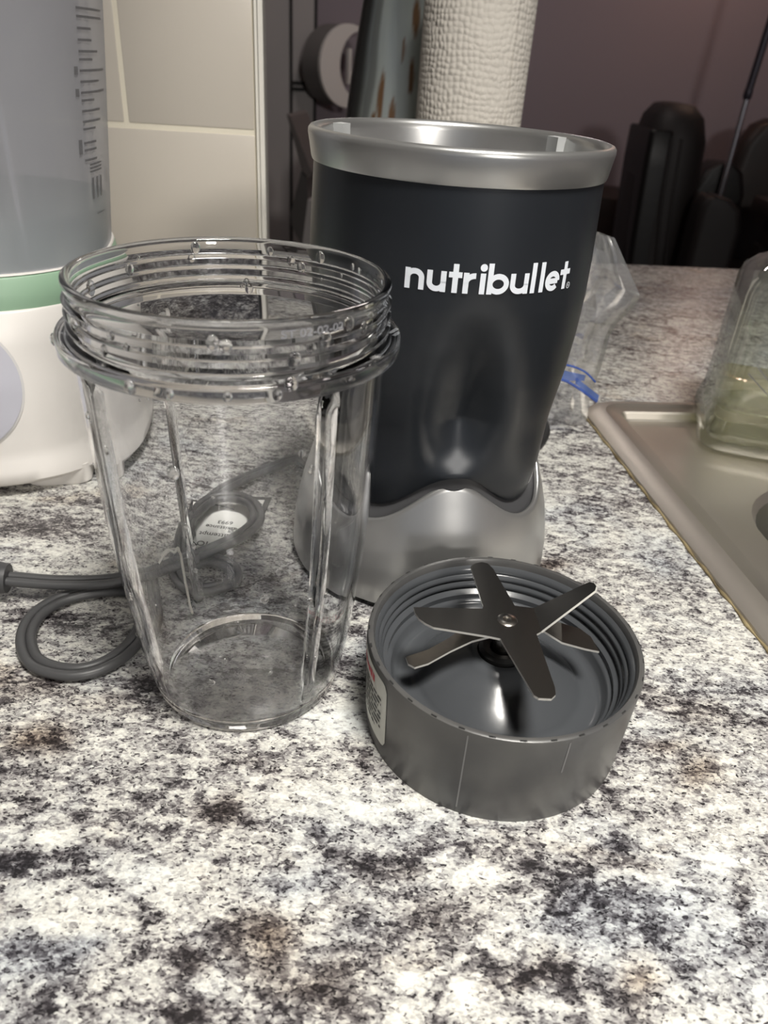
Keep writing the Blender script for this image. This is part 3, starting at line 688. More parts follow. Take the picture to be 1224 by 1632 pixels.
obj('dish', lathe(inner, 128), M_ring, bl, smooth=50, label='smooth grey dish with threaded inner wall and raised hub')
tk = []
for i in range(32):
    a = 360 * i / 32; tk.append(cylbox(a, a + 2.4, .04815, .04865, .0394, .03985, 2))
obj('rim_notches', join(*tk), M_rubber, bl, smooth=0)
tk = []
for a in (-121, -62): tk.append(cylbox(a, a + .5, .0474, .0485, .001, .0385, 1))
def sideline(a, z0=.003, z1=.0382):
    w_ = .0045; V = []
    for z in (z0, z1):
        for d in (-w_, w_):
            r = .0476 + (.0490 - .0476) * (z / .0385) + .00012; V.append((r * cos(radians(a) + d), r * sin(radians(a) + d), z))
    return V, [(0, 1, 3, 2)]
M_seam = mat('pale_mould_seam', (.20, .20, .20), .4)
obj('mould_seam', sideline(-108.5), M_seam, bl, smooth=0); obj('mould_seam', sideline(-71, .024), M_seam, bl, smooth=0)
# seal and shaft
obj('seal', lathe([(.0078, .0300), (.0084, .0335), (.0070, .0345), (.0045, .0340), (.0045, .0300)], 48, True), M_rubber, bl)
obj('shaft', lathe([(.0035, .030), (.0035, .0445), (.001, .0445), (.001, .030)], 24, True), M_steel, bl)
ZB = .0462
def plate(P, z, th=.0009): return prism([(x * .001, y * .001) for x, y in P], z - th / 2, z + th / 2)
def glint_edges(o):  # side faces painted paler to stand in for highlights on the bevels
    o.data.materials.append(M_steel_edge)
    for p in o.data.polygons:
        if abs(p.normal.z) < .55 and p.area < 4e-5: p.material_index = 1
    return o
def strip3(P, th=.0009):
    """plate from rows of (x, y, z) mm pairs: left edge, right edge"""
    V, F = [], []
    for (l, r) in P:
        for d in (0, -th):
            V += [Vector((l[0] * .001, l[1] * .001, l[2] * .001 + d)), Vector((r[0] * .001, r[1] * .001, r[2] * .001 + d))]
    n = len(P)
    for i in range(n - 1):
        a, b_ = 4 * i, 4 * i + 4
        F += [(a, a + 1, b_ + 1, b_), (a + 2, b_ + 2, b_ + 3, a + 3), (a, b_, b_ + 2, a + 2), (a + 1, a + 3, b_ + 3, b_ + 1)]
    F += [(0, 2, 3, 1), (4 * n - 4, 4 * n - 3, 4 * n - 1, 4 * n - 2)]
    return V, F
cross = [(-8.4, 5.4), (-33.2, 3.4), (-32.6, .2), (-31.2, -2.8), (-29.0, -5.0), (-26.2, -6.8), (-7.2, -9.4), (-3.4, -10.2), (4.7, -35.9), (6.0, -37.0), (10.0, -36.9), (11.6, -35.0), (11.9, -32.0), (9.5, -6.5), (11.5, -4.8), (10.6, 8.0), (3.6, 8.4), (-2.3, 30.6), (-4.2, 34.0), (-6.5, 34.6), (-9.2, 33.4), (-11.1, 31.0), (-8.0, 7.0)]
def bent(P, hinge, ang, z, th=.0009):
    """fold a flat plate outline upwards (ang>0) about the hinge line"""
    h0, h1 = Vector((*hinge[0], 0)), Vector((*hinge[1], 0)); ax = (h1 - h0).normalized(); R_ = Matrix.Rotation(radians(ang), 3, ax)
    V, F = plate(P, 0, th); out = []
    for p in V:
        q = Vector(p) * 1000; out.append((R_ @ (q - h0) + h0) * .001 + Vector((0, 0, z)))
    return out, F
bd = glint_edges(obj('cross_blade', join(plate(cross, ZB)), M_steel, bl, smooth=20, label='flat four-armed steel blade, one arm bent upwards'))
upv = [(10.6, 8.0), (11.5, -4.8), (33.5, 3.6), (34.4, 5.4), (34.0, 7.6), (32.6, 9.0), (30.0, 9.0)]
up = bent(upv, ((11.5, -4.8), (10.6, 8.0)), -36, ZB)
glint_edges(obj('raised_arm', up, M_steel, bd, smooth=20))
lo_ = join(strip3([((-6, 4, 44.8), (-6, -7, 44.8)), ((-13.5, 1.5, 42.5), (-12.4, -7.4, 42.3)), ((-19.5, -1.5, 38), (-19.4, -8.0, 37.5)), ((-27, -4.2, 34), (-27, -11.3, 34)), ((-33, -5.6, 32), (-31.5, -11.6, 32)), ((-34.7, -6.3, 31.6), (-33.8, -9.6, 31.6))]),
    strip3([((6, -2.5, 44.8), (6, 8, 44.8)), ((13.5, 2.0, 41.8), (14.5, 10.0, 41.2)), ((21.5, 1.6, 37), (23, 12.5, 37)), ((30, .2, 36), (30, 11.2, 36)), ((34.7, -.7, 36), (33.2, 7.0, 36))]), plate([(-6, 4), (-6, -7), (6, -2.5), (6, 8)], .0444))
glint_edges(obj('lower_blade', lo_, M_steel, bl, smooth=20, label='lower two-armed steel blade bent downwards'))
obj('rivet', lathe([(.0036, ZB), (.0036, ZB + .0006), (.0030, ZB + .0010), (.0016, ZB + .0011), (.0014, ZB + .0006), (.0005, ZB + .0005)], 32), M_steel, bl, smooth=30)
# paper label on the ring's left side
def ring_r(z): return .0476 + (.0490 - .0476) * (z / .0385)
def lab(a0, a1, z0, z1, lift, n=14, rc=0.0):
    V = []; F = []
    for i in range(n + 1):
        a = radians(a0 + (a1 - a0) * i / n); e = min(i, n - i) / n * (a1 - a0) * pi / 180 * .048
        cut = max(0, rc - e); cut = rc - math.sqrt(max(0, rc * rc - cut * cut)) if rc else 0
        for z in (z0 + cut, z1 - cut):
            r = ring_r(z) + lift; V.append((r * cos(a), r * sin(a), z))
    for i in range(n): F.append((2 * i, 2 * i + 2, 2 * i + 3, 2 * i + 1))
    return V, F
lb = obj('paper_label', lab(-206, -146.5, .0065, .0365, .00018, 40, .003), mat('label_paper', (.62, .62, .57), .5), bl, smooth=60, label='white sticker with red and black print')
tx = []
rr = random.Random(3)
for k, z in enumerate((.0268, .0246, .0224, .0202, .0180, .0158, .0136, .0110)):
    a = -203; end = -150.5 if k not in (2, 7) else (-153 if k == 2 else -156)
    while a < end:
        w_ = min(rr.uniform(2.5, 6.5), end - a); tx.append(lab(a, a + w_, z, z + .0011, .00032, 3)); a += w_ + .9
obj('label_lines', join(*tx), M_ink, lb, smooth=0)
tx = []
a = -192
while a < -158.5:
    w_ = rr.uniform(1.8, 2.8); tx.append(lab(a, a + w_, .0305, .0305 + rr.choice((.0022, .0024, .0034)), .00032, 2)); a += w_ + .7
obj('label_heading', join(*tx), M_red, lb, smooth=0)

# ================================================================ white appliance with a green band
KX, KY, KR = -.2450, .4150, radians(14)
kt = empty('bottle_maker', (KX, KY, 0), 'white kitchen appliance with green band and clear water tank, beside the tiled wall', 'appliance', rot=KR)
def ksh(zs): return loft([sell(a, b_, n, z, 96) for z, a, b_, n in zs])
KB = [(.006, .079, .080, 2.7), (.0065, .084, .087, 2.7), (.010, .0875, .0905, 2.7), (.016, .0880, .0910, 2.6), (.021, .0868, .0890, 2.6), (.027, .0875, .0890, 2.55), (.042, .0892, .0900, 2.5), (.062, .0890, .0890, 2.5), (.080, .0880, .0865, 2.5), (.0965, .0866, .0835, 2.5), (.0975, .0858, .0825, 2.5)]
obj('base_housing', ksh(KB), M_white, kt, smooth=45)
obj('green_band', ksh([(.0965, .0858, .0815, 2.5), (.0975, .0860, .0818, 2.5), (.1115, .0832, .0788, 2.5), (.1123, .0824, .0780, 2.5)]), M_green, kt, smooth=45)
obj('band_lip', ksh([(.1121, .0822, .0775, 2.5), (.1127, .0829, .0784, 2.5), (.1135, .0825, .0780, 2.5), (.1135, .0815, .0770, 2.5)]), M_white, kt, smooth=45)
TK = [(.1131, .0815, .0765, 2.6), (.13, .0830, .0770, 2.6), (.20, .0890, .0800, 2.6), (.30, .0965, .0830, 2.6), (.36, .0995, .085, 2.6)]
obj('water_tank', loft([sell(a, b_, n, z, 96) for z, a, b_, n in TK], cap=False), M_tank, kt, smooth=60)
obj('tank_lid', ksh([(.358, .098, .084, 2.6), (.358, .1010, .0870, 2.6), (.372, .1010, .0870, 2.6), (.378, .095, .081, 2.6)]), M_white, kt, smooth=40)
obj('tank_water', ksh([(.1137, .0798, .0750, 2.6), (.136, .0815, .0755, 2.6), (.1365, .0810, .0750, 2.6)]), M_tankwater, kt, smooth=50)
obj('inner_rib', join(box((.050, -.062, .235), (.0022, .004, .25), .0006)), film('clear_rib', (.9, .9, .93), .25, (.8, .8, .82), .2, .1), kt, smooth=30)
for sx in (-1, 1):
    for sy in (-1, 1):
        px_, py_ = .048 * sx, .066 * sy
        obj('foot', loft([[(px_ + x, py_ + y * .6, z) for x, y in rrect(.034 * s_, .034 * s_, .008)] for z, s_ in ((0, .92), (.0015, 1), (.012, 1))]), M_white, kt, smooth=40)
# front control panel: an oval inlay
def kfront(x, z, lift):
    zs_ = [k[0] for k in KB]; a = interp(z, zs_, [k[1] for k in KB]); b_ = interp(z, zs_, [k[2] for k in KB]); n = interp(z, zs_, [k[3] for k in KB])
    y = -b_ * (max(0, 1 - abs(x / a) ** n)) ** (1 / n); return (x, y - lift, z)
def oval(rx_, rz_, cx_, cz_, lift, rings=6, k=48):
    V = [kfront(cx_, cz_, lift)]; F = []
    for j in range(1, rings + 1):
        for i in range(k):
            t = 2 * pi * i / k; V.append(kfront(cx_ + rx_ * cos(t) * j / rings, cz_ + rz_ * sin(t) * j / rings, lift))
    for i in range(k): F.append((0, 1 + i, 1 + (i + 1) % k))
    for j in range(rings - 1):
        for i in range(k): F.append((1 + j * k + i, 1 + j * k + (i + 1) % k, 1 + (j + 1) * k + (i + 1) % k, 1 + (j + 1) * k + i))
    return V, F
pn = obj('control_panel', oval(.0335, .0345, .0090, .0630, .0006), M_panel_rim, kt, smooth=60)
obj('panel_face', oval(.0325, .0335, .0090, .0630, .0011), M_lav, pn, smooth=60)
# printed scale on the tank's right side
def tank_pt(t, z, lift=.0004):
    zs_ = [k[0] for k in TK]; a = interp(z, zs_, [k[1] for k in TK]) + lift; b_ = interp(z, zs_, [k[2] for k in TK]) + lift
    c, s = cos(t), sin(t); return (a * math.copysign(abs(c) ** (2 / 2.6), c), b_ * math.copysign(abs(s) ** (2 / 2.6), s), z)
def tbar(t0, t1, z0, z1):
    n = 5; V = [tank_pt(t0 + (t1 - t0) * i / n, z) for z in (z0, z1) for i in range(n + 1)]; return V, [(i, i + 1, n + 2 + i, n + 1 + i) for i in range(n)]
tb = []
rr = random.Random(8)
z = .160
while z < .30:
    L_ = rr.choice((.18, .28, .40)); tb.append(tbar(-.44, -.44 + L_, z, z + .0010))
    if rr.random() < .35: tb.append(tbar(-.50, -.46, z - .001, z + .0022))
    z += rr.choice((.0032, .0045, .0060))
for k in range(3): tb.append(tbar(-.36 + k * .07, -.33 + k * .07, .142, .152))
for k in range(3): tb.append(tbar(-.38, -.18, .1545 + k * .0016, .1553 + k * .0016))
tb.append(tbar(-.30, -.15, .134, .1346)); tb.append(tbar(-.06, -.045, .146, .154))
obj('printed_scale', join(*tb), M_print, kt, smooth=0)

# ================================================================ sink
sk = empty('kitchen_sink', UV(.226, .485, 0), 'brushed stainless steel sink set into the counter on the right', 'sink', rot=A8)
# sink space: x = u-.2065 .., y = v-.503
SU0, SV1, SU1, SV0 = .2070, .5035, .95, -.04
def rr_uv(d, z, r, k=10):
    u0, u1, v0, v1 = SU0 + d, SU1 - d, SV0 + d, SV1 - d; out = []
    r = max(r - d, .004)
    for cu_, cv_, a0 in ((u1 - r, v1 - r, 0), (u0 + r, v1 - r, 90), (u0 + r, v0 + r, 180), (u1 - r, v0 + r, 270)):
        for i in range(k + 1):
            a = radians(a0 + 90 * i / k); out.append((cu_ + r * cos(a) - .226, cv_ + r * sin(a) - .485, z))
    return out
rings = [rr_uv(0, .0004, .030), rr_uv(.0006, .0016, .030), rr_uv(.0035, .0032, .030), rr_uv(.0080, .0048, .030), rr_uv(.0122, .0056, .030), rr_uv(.0132, .0057, .030), rr_uv(.0140, .0054, .030), rr_uv(.0200, .0044, .030), rr_uv(.0238, .0040, .030), rr_uv(.0252, .0028, .030), rr_uv(.0272, -.0004, .030), rr_uv(.0290, -.0014, .030)]
# basin hole: rounded rectangle with the same vertex count
def basin(d, z, r=.06, k=10):
    u0, u1, v0, v1 = .2590 + d, .88 - d, .02 + d, .3830 - d; out = []; r = max(r - d, .01)
    for cu_, cv_, a0 in ((u1 - r, v1 - r, 0), (u0 + r, v1 - r, 90), (u0 + r, v0 + r, 180), (u1 - r, v0 + r, 270)):
        for i in range(k + 1):
            a = radians(a0 + 90 * i / k); out.append((cu_ + r * cos(a) - .226, cv_ + r * sin(a) - .485, z))
    return out
rings += [basin(-.004, -.0014), basin(0, -.0022), basin(.004, -.008)]
obj('deck', loft(rings, cap=False), M_sink, sk, smooth=14)
obj('basin', loft([basin(.0038, -.0076), basin(.006, -.03), basin(.010, -.15), basin(.02, -.165), basin(.05, -.170)]), M_basin, sk, smooth=40)
bead = []
for i in range(60):
    v_ = .06 + i * .0075; bead.append((SU0 - .0006 + .0005 * sin(i * 1.7) - .226, v_ - .485 if v_ < .475 else -.01, .0002))
obj('caulk_bead', tube([p for p in bead if p[1] < -.012], [.0008 + .0004 * sin(i * 2.3) for i in range(len([p for p in bead if p[1] < -.012]))], 8), M_caulk, sk, smooth=60, label='yellowed sealant along the rim')

# ================================================================ glass bottle on the sink deck
BX, BY = .2668, .4930
bt = empty('glass_bottle', (BX, BY, -.0008), 'square clear glass bottle with pale yellow liquid standing on the sink deck', 'bottle', rot=radians(-16))
def sq(w_, z, r): return [(x, y, z) for x, y in rrect(w_, w_, r, 8)]
BO = [(.0, .086, .014), (.0008, .092, .016), (.004, .0975, .018), (.010, .0985, .018), (.016, .0970, .018), (.022, .0935, .017), (.028, .0925, .017), (.102, .0915, .017), (.110, .0885, .020), (.117, .078, .024), (.122, .060, .024), (.125, .044, .0205), (.128, .036, .0175), (.150, .034, .0165)]
BI = [(.150, .027, .013), (.128, .029, .014), (.123, .042, .018), (.117, .068, .020), (.110, .0815, .016), (.102, .0855, .013), (.028, .0865, .013), (.016, .0880, .013), (.008, .086, .013), (.0055, .078, .013), (.0045, .060, .013)]
obj('bottle_wall', loft([sq(w_, z, r) for z, w_, r in BO + BI]), M_bottle, bt, smooth=50)
obj('liquid', loft([sq(w_, z, r) for z, w_, r in ((.0044, .060, .013), (.0054, .0784, .013), (.0079, .0864, .013), (.0160, .0884, .013), (.028, .0869, .013), (.0345, .0869, .013), (.0348, .0860, .013))]), M_soap, bt, smooth=40)
v, f = stroke([(-.028, .062), (-.012, .048), (-.014, .043), (-.032, .057)], .0006)
obj('moulded_mark', ([(p.x, -.0463, p.y) for p in v], f), M_print, bt, smooth=0)

# ================================================================ zip bag behind the motor
bag = empty('zip_bag', (.121, .485, 0), 'crumpled clear plastic zip bag with blue zipper, behind the motor', 'plastic bag')
rb = random.Random(21)
# outline (x, z) in the bag's upright plane; the bag leans and is pinched at the zip
LEFT = [(-.030, .0), (-.030, .02), (-.030, .05), (-.030, .08), (-.026, .11), (-.016, .132)]
RIGHT = [(.016, .0), (.014, .02), (.016, .046), (.0165, .072), (.030, .092), (.004, .128)]
def bagsheet(side):
    def fn(u, w):
        zl = interp(w * 5, range(6), [p[1] for p in LEFT]); xl = interp(w * 5, range(6), [p[0] for p in LEFT])
        zr = interp(w * 5, range(6), [p[1] for p in RIGHT]); xr = interp(w * 5, range(6), [p[0] for p in RIGHT])
        x = xl + (xr - xl) * u; z = zl + (zr - zl) * u
        puff = .010 * (sin(pi * u) ** .7) * (.35 + .65 * sin(pi * min(max(w, .02), 1)))
        cr_ = mnoise.noise(Vector((x * 70, z * 60, side * 5.))) * .007 + abs(mnoise.noise(Vector((x * 140 + 3, z * 90, side * 3.)))) * .005
        e = sin(pi * u)
        return (x, -side * puff + cr_ * e - .12 * z, max(z + .0012, .0012))
    V, F = grid(fn, 13, 17)
    F2 = []
    for q in F:
        F2 += [(q[0], q[1], q[2]), (q[0], q[2], q[3])] if rb.random() < .5 else [(q[0], q[1], q[3]), (q[1], q[2], q[3])]
    return V, F2
obj('bag_front', bagsheet(1), M_bag, bag, smooth=22); obj('bag_back', bagsheet(-1), M_bag, bag, smooth=22)
zp = join(tube(catmull([(-.030, -.0225, .052), (-.012, -.024, .052), (.000, -.025, .049), (.009, -.024, .042)], 5), .0007, 6), tube(catmull([(-.030, -.0235, .041), (-.014, -.025, .0425), (-.002, -.026, .038), (.0125, -.025, .029)], 5), .0009, 6),
          grid(lambda u, w: (-.030 + .032 * u, -.0235 - .002 * sin(pi * u), .042 + .010 * w * (1 - .6 * u)), 8, 3), grid(lambda u, w: (-.004 + .017 * u, -.0255, .0405 - .011 * u + .004 * w), 6, 2))
obj('zipper', zp, M_zip, bag, smooth=30, label='blue zip strip, twisted open')

# black cable loop peeking out behind the motor
lp = tube(catmull([(.070, .418, .004), (.086, .428, .004), (.099, .445, .004), (.1045, .462, .006), (.100, .475, .010), (.088, .480, .010)], 8), .0028, 10)
tag(obj('black_cable', lp, M_rubber, smooth=60), 'short black cable loop on the counter behind the motor foot', 'cable')

# ================================================================ paper towel roll and vase
def towel_mat():
    M = mat('quilted_paper', (.86, .81, .73), .9, spec=.1); nt = M.node_tree; b = nt.nodes['Principled BSDF']
    tc = nt.nodes.new('ShaderNodeTexCoord'); sp = nt.nodes.new('ShaderNodeSeparateXYZ'); nt.links.new(tc.outputs['Object'], sp.inputs[0])
    at = nt.nodes.new('ShaderNodeMath'); at.operation = 'ARCTAN2'; nt.links.new(sp.outputs['Y'], at.inputs[0]); nt.links.new(sp.outputs['X'], at.inputs[1])
    ml = nt.nodes.new('ShaderNodeMath'); ml.operation = 'MULTIPLY'; ml.inputs[1].default_value = .0487; nt.links.new(at.outputs[0], ml.inputs[0])
    cb = nt.nodes.new('ShaderNodeCombineXYZ'); nt.links.new(ml.outputs[0], cb.inputs[0]); nt.links.new(sp.outputs['Z'], cb.inputs[1])
    nz = nt.nodes.new('ShaderNodeTexNoise'); nz.inputs['Scale'].default_value = 26; nz.inputs['Detail'].default_value = 2; nt.links.new(cb.outputs[0], nz.inputs['Vector'])
    ad = nt.nodes.new('ShaderNodeMix'); ad.data_type = 'VECTOR'; ad.inputs[0].default_value = .010; nt.links.new(cb.outputs[0], ad.inputs[4]); nt.links.new(nz.outputs['Color'], ad.inputs[5])
    vo = nt.nodes.new('ShaderNodeTexVoronoi'); vo.inputs['Scale'].default_value = 205; vo.inputs['Randomness'].default_value = .40; nt.links.new(ad.outputs[1], vo.inputs['Vector'])
    bp = nt.nodes.new('ShaderNodeBump'); bp.inputs['Strength'].default_value = 1.0; bp.inputs['Distance'].default_value = .0020; bp.invert = True
    nt.links.new(vo.outputs['Distance'], bp.inputs['Height']); nt.links.new(bp.outputs[0], b.inputs['Normal'])
    return M
M_towel = towel_mat()
PX, PY, PR = .0513, .80, .0487
pt = empty('paper_towel_roll', (PX, PY, 0), 'white quilted paper towel roll standing behind the motor', 'paper towel')
obj('paper', lathe([(.020, .003), (PR - .001, .003), (PR, .005), (PR, .277), (PR - .001, .279), (.020, .279)], 96, True), M_towel, pt, smooth=40)
obj('core', lathe([(.0185, .002), (.020, .002), (.020, .2795), (.0185, .2795)], 48, True), mat('cardboard', (.30, .21, .13), .8), pt, smooth=40)
obj('loose_sheet', grid(lambda u, w: ((PR + .0004 + .0018 * u) * cos(radians(-50 + 56 * u)), (PR + .0004 + .0018 * u) * sin(radians(-50 + 56 * u)), .004 + .274 * w), 24, 20), M_towel, pt, smooth=60)

def vase_mat():
    M = mat('marbled_glaze', (.42, .45, .46), .22, spec=.5, coat=.3); nt = M.node_tree; b = nt.nodes['Principled BSDF']
    tc = nt.nodes.new('ShaderNodeTexCoord'); mp = nt.nodes.new('ShaderNodeMapping'); mp.inputs['Scale'].default_value = (1, 1, .22); nt.links.new(tc.outputs['Object'], mp.inputs[0])
    n = nt.nodes.new('ShaderNodeTexNoise'); n.inputs['Scale'].default_value = 24; n.inputs['Detail'].default_value = 4; nt.links.new(mp.outputs[0], n.inputs['Vector'])
    r = nt.nodes.new('ShaderNodeValToRGB'); e = r.color_ramp.elements; e[0].position = .36; e[0].color = (.33, .37, .39, 1); e[1].position = .62; e[1].color = (.40, .43, .40, 1)
    nt.links.new(n.outputs['Fac'], r.inputs['Fac'])
    at = nt.nodes.new('ShaderNodeAttribute'); at.attribute_name = 'dark_band'
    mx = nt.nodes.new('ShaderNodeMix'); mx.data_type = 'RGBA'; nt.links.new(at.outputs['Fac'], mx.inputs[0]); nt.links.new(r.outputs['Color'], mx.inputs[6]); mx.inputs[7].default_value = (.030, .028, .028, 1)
    ac = nt.nodes.new('ShaderNodeAttribute'); ac.attribute_name = 'copper'
    m2 = nt.nodes.new('ShaderNodeMix'); m2.data_type = 'RGBA'; nt.links.new(ac.outputs['Fac'], m2.inputs[0]); nt.links.new(mx.outputs[2], m2.inputs[6]); m2.inputs[7].default_value = (.17, .095, .05, 1)
    nt.links.new(m2.outputs[2], b.inputs['Base Color'])
    return M
VX, VY = -.0120, .900
vz = empty('vase', (VX, VY, 0), 'tall pale marbled vase with copper drops and a dark side, left of the towel roll', 'vase')
vprof = [(.001, .001), (.046, .001), (.052, .006), (.0600, .03), (.0640, .07), (.0635, .11), (.0600, .15), (.0555, .19), (.0500, .23), (.0440, .27), (.038, .31), (.034, .34), (.0355, .365), (.033, .366), (.030, .34), (.035, .30), (.045, .22), (.054, .14), (.056, .05), (.001, .012)]
fine = []
for i in range(len(vprof) - 1):
    for j in range(8): fine.append((vprof[i][0] + (vprof[i + 1][0] - vprof[i][0]) * j / 8, vprof[i][1] + (vprof[i + 1][1] - vprof[i][1]) * j / 8))
fine.append(vprof[-1])
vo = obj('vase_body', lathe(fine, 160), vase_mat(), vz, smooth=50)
sm, co = [], []
drops = [(-80, .245, 4.6, .018), (-92, .218, 2.2, .010), (-82, .196, 3.6, .017), (-112, .176, 3.6, .026), (-99, .160, 3.2, .020), (-62, .262, 4.0, .010), (-118, .15, 3, .016)]
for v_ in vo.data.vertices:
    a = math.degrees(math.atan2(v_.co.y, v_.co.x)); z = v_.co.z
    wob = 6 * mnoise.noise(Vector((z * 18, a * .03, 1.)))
    d = abs((a + 172 + wob + 180) % 360 - 180); s = 1 - sstep(30, 46, d)  # dark band down the left side with a wobbly edge
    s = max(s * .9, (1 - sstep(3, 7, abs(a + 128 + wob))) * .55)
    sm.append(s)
    c = 0
    for a0, z0, wa, hz in drops:
        k = ((a - a0) / wa) ** 2 + ((z - z0) / hz) ** 2; c = max(c, 1 - sstep(.5, 1.1, k))
    co.append(c)
for nm, dat in (('dark_band', sm), ('copper', co)):
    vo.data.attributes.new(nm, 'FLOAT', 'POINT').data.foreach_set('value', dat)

# ================================================================ the dim room beyond
# crescent shelf on the far wall
def crescent():
    out = arc(0, 0, .145, .145, 62, 272, 30); inn = arc(.062, .006, .108, .118, 250, 82, 26); return out + inn
ms = empty('crescent_shelf', (-.341, 3.545, .159), 'white crescent moon shelf with deep grey sides on the far wall', 'wall shelf', rot=radians(45))
cp = crescent()
def extr(poly, y0, y1):
    n = len(poly); V = [(x, y0, z) for x, z in poly] + [(x, y1, z) for x, z in poly]
    return V, [tuple(range(n)), tuple(range(2 * n - 1, n - 1, -1))] + [(i, n + i, n + (i + 1) % n, (i + 1) % n) for i in range(n)]
def shell_frame(poly, y0, y1): return extr(poly, y0, y1)
obj('front_edge', extr(cp, -.10, -.085), M_moon, ms, smooth=40)
obj('side_panel', extr([(x * .985, z * .985) for x, z in cp], -.085, .02), M_moonside, ms, smooth=40)
obj('bracket', join(box((.010, -.088, .0), (.012, .02, .125), .002), box((.030, -.088, -.035), (.036, .02, .04), .004)), M_moon, ms, smooth=30)
obj('screw', xf(lathe([(.008, 0), (.008, .004), (.004, .006), (.001, .006)], 16), T(.030, -.098, -.03) @ Matrix.Rotation(pi / 2, 4, 'X')), M_chrome, ms)

# brown slanted board chair seen edge-on between wall end and motor
bc = empty('brown_chair', (-.305, 2.30, FL), 'brown high-backed wooden chair, dim, between wall end and motor', 'chair')
def cb(name, P, th, m, d=.22):
    n = len(P); V = [(x, 0, z - FL) for x, z in P] + [(x + th, d, z - FL) for x, z in P]
    obj(name, (V, [tuple(range(n)), tuple(range(2 * n - 1, n - 1, -1))] + [(i, n + i, n + (i + 1) % n, (i + 1) % n) for i in range(n)]), m, bc, smooth=0)
cb('back_slat', [(-.040, .056), (-.030, .050), (.030, -.085), (.018, -.104), (.004, -.088), (-.012, -.035)], .02, M_brown)
cb('side_panel', [(.014, -.094), (.018, -.104), (.020, -.16), (.004, -.292), (-.026, -.236), (-.030, -.200), (.001, -.082)], .02, mat('brown_board_dark', (.075, .067, .065), .6))
cb('lower_panel', [(.004, -.292), (.020, -.16), (.09, -.16), (.09, -.50), (.0, -.50)], .02, M_door)
for lx in (0, .08):
    for ly in (0, .2): obj('leg', box((lx + .01, ly + .02, (-.50 - FL) / 2), (.03, .03, -.50 - FL + .004), .003), M_brown, bc, smooth=30)
# small dark chair back under the crescent
dk = empty('brown_armchair', (-.232, 2.80, FL), 'low dark brown rounded chair back under the crescent shelf', 'chair')
obj('backrest', loft([[(x * s_ + ox, y * s_, z - FL) for x, y in rrect(.13, .10, .045)] for z, s_, ox in ((-.40, 1.1, .01), (-.2, 1.1, .01), (-.09, 1.05, .015), (-.035, .9, .03), (-.015, .5, .04))]), M_brown, dk, smooth=60)
obj('seat', box((.03, .22, .46), (.32, .36, .14), .03), M_brown, dk, smooth=40)
for sx in (-.1, .16):
    for sy in (.0, .38): obj('leg', box((sx, sy, .20), (.035, .035, .40), .004), M_brown, dk, smooth=30)

# recliner armchair
ac = empty('black_armchair', (.92, 3.0, FL), 'black leather armchair with tall rounded back, in the dim room behind the counter', 'armchair')
def ring3(w_, d_, r_, z, ox=0, oy=0): return [(x + ox, y + oy, z) for x, y in rrect(w_, d_, r_)]
obj('backrest', loft([ring3(.19, .30, .09, .36, 0), ring3(.215, .32, .10, .60, .005), ring3(.225, .32, .10, .80, .0), ring3(.215, .31, .10, .93, -.005), ring3(.18, .27, .085, 1.0, -.01), ring3(.115, .20, .055, 1.036, -.015), ring3(.05, .12, .02, 1.042, -.02)]), M_leather2, ac, smooth=60)
# outer back shell: a slab leaning behind the cushion
obj('back_shell', loft([ring3(.10, .30, .02, .30, -.02), ring3(.11, .31, .02, .60, -.045), ring3(.10, .31, .02, .85, -.065), ring3(.085, .30, .02, .955, -.075), ring3(.075, .29, .02, .962, -.075)]), M_leather, ac, smooth=40)
for dx in (0, .035):
    obj('piping', tube(catmull([(-.045 + dx, -.152, .94), (-.030 + dx, -.158, .75), (.0 + dx, -.160, .55), (.02 + dx, -.157, .40)], 6), .006, 8), M_leather2, ac, smooth=60)
for sy in (-1, 1):
    obj('armrest', loft([[(.15 + x + k_, sy * .22 + y, z) for x, y in rrect(w_, .13, .03)] for z, w_, k_ in ((.34, .15, 0), (.68, .16, .0), (.745, .14, -.01), (.775, .09, -.025), (.782, .05, -.035))]), M_leather2, ac, smooth=50)
obj('seat', box((.10, 0, .36), (.26, .34, .22), .05), M_leather, ac, smooth=50)
for sx in (-.03, .18):
    for sy in (-.15, .15): obj('leg', box((sx, sy, .13), (.05, .05, .26), .006), M_leather, ac, smooth=30)
obj('brass_badge', blob((-.025, -.105, 1.0), (-.1, -1, .6), .013, .006, 1.3, 14), M_brass, ac, smooth=60)

# dark wooden sideboard/table on the right
tbw = empty('dark_table', (1.80, 2.70, FL), 'long dark wooden table right of the black armchair', 'table')
obj('table_top', box((0, 0, .735), (1.02, .70, .05), .008), M_wood, tbw, smooth=30)
obj('apron', box((0, 0, .655), (.92, .60, .11), .004), M_wood, tbw, smooth=30)
for sx in (-.44, .44):
    for sy in (-.28, .28): obj('leg', box((sx, sy, .30), (.07, .07, .60), .006), M_wood, tbw, smooth=30)
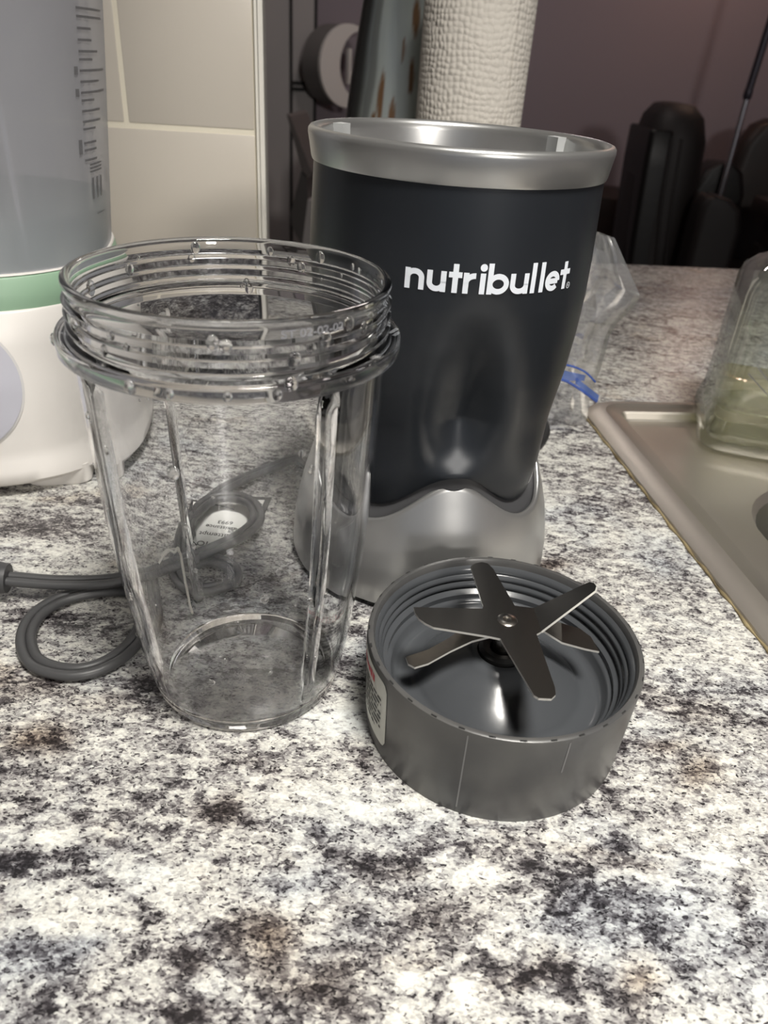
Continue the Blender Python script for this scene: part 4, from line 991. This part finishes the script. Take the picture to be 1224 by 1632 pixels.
# second chair beyond the table
sc2 = empty('far_chair', (1.47, 3.46, FL), 'dark chair with rounded back behind the table, at the frame edge', 'chair')
obj('backrest', loft([[(x, y, z) for x, y in rrect(w_, .12, .05)] for z, w_ in ((.40, .30), (.75, .30), (.90, .27), (.97, .20), (.995, .10))]), M_wood, sc2, smooth=60)
obj('side_wing', loft([[(-.20 + x, y - .05, z) for x, y in rrect(w_, .16, .03)] for z, w_ in ((.30, .22), (.72, .22), (.80, .16), (.83, .08))]), M_leather, sc2, smooth=50)
obj('seat', box((0, -.18, .40), (.44, .34, .12), .03), M_leather, sc2, smooth=40)
for sx in (-.18, .18):
    for sy in (-.3, .0): obj('leg', box((sx, sy, .17), (.04, .04, .34), .004), M_wood, sc2, smooth=30)
# low round ottoman left of the armchair
ot = empty('ottoman', (.885, 3.56, FL), 'low dark rounded ottoman just left of the black armchair', 'ottoman')
obj('cushion', lathe([(.001, .20), (.13, .20), (.15, .26), (.15, .60), (.135, .66), (.08, .685), (.001, .69)], 40), M_wood, ot, smooth=50)
for k in range(4): obj('leg', box((.11 * cos(k * pi / 2 + .8), .11 * sin(k * pi / 2 + .8), .10), (.04, .04, .20), .004), M_wood, ot, smooth=30)
# floor lamp
fl = empty('floor_lamp', (1.262, 3.30, FL), 'thin chrome floor lamp pole rising behind the table', 'floor lamp')
obj('base', lathe([(.01, 0), (.13, 0), (.13, .015), (.10, .025), (.015, .03)], 40), M_pole, fl, smooth=40)
obj('lower_pole', tube([(0, 0, .02), (.0, 0, 1.075)], .011, 16), M_chrome, fl, smooth=60)
obj('joint', lathe([(.013, 1.06), (.016, 1.07), (.016, 1.09), (.013, 1.10)], 16), M_pole, fl, smooth=40)
obj('upper_pole', tube([(0, 0, 1.09), (.035, 0, 1.95)], .014, 16), M_pole, fl, smooth=60)
obj('lamp_shade', lathe([(.12, 2.06), (.20, 1.84), (.198, 1.84), (.118, 2.06)], 40, True), mat('lamp_shade', (.55, .42, .28), .8), fl, smooth=40)
bl_ = bpy.data.lights.new('warm_bulb', 'POINT'); bl_.energy = 5; bl_.color = (1, .70, .58); bl_.shadow_soft_size = .05
bo = bpy.data.objects.new('warm_bulb', bl_); C.objects.link(bo); bo.parent = fl; bo.location = (.03, 0, 1.90)
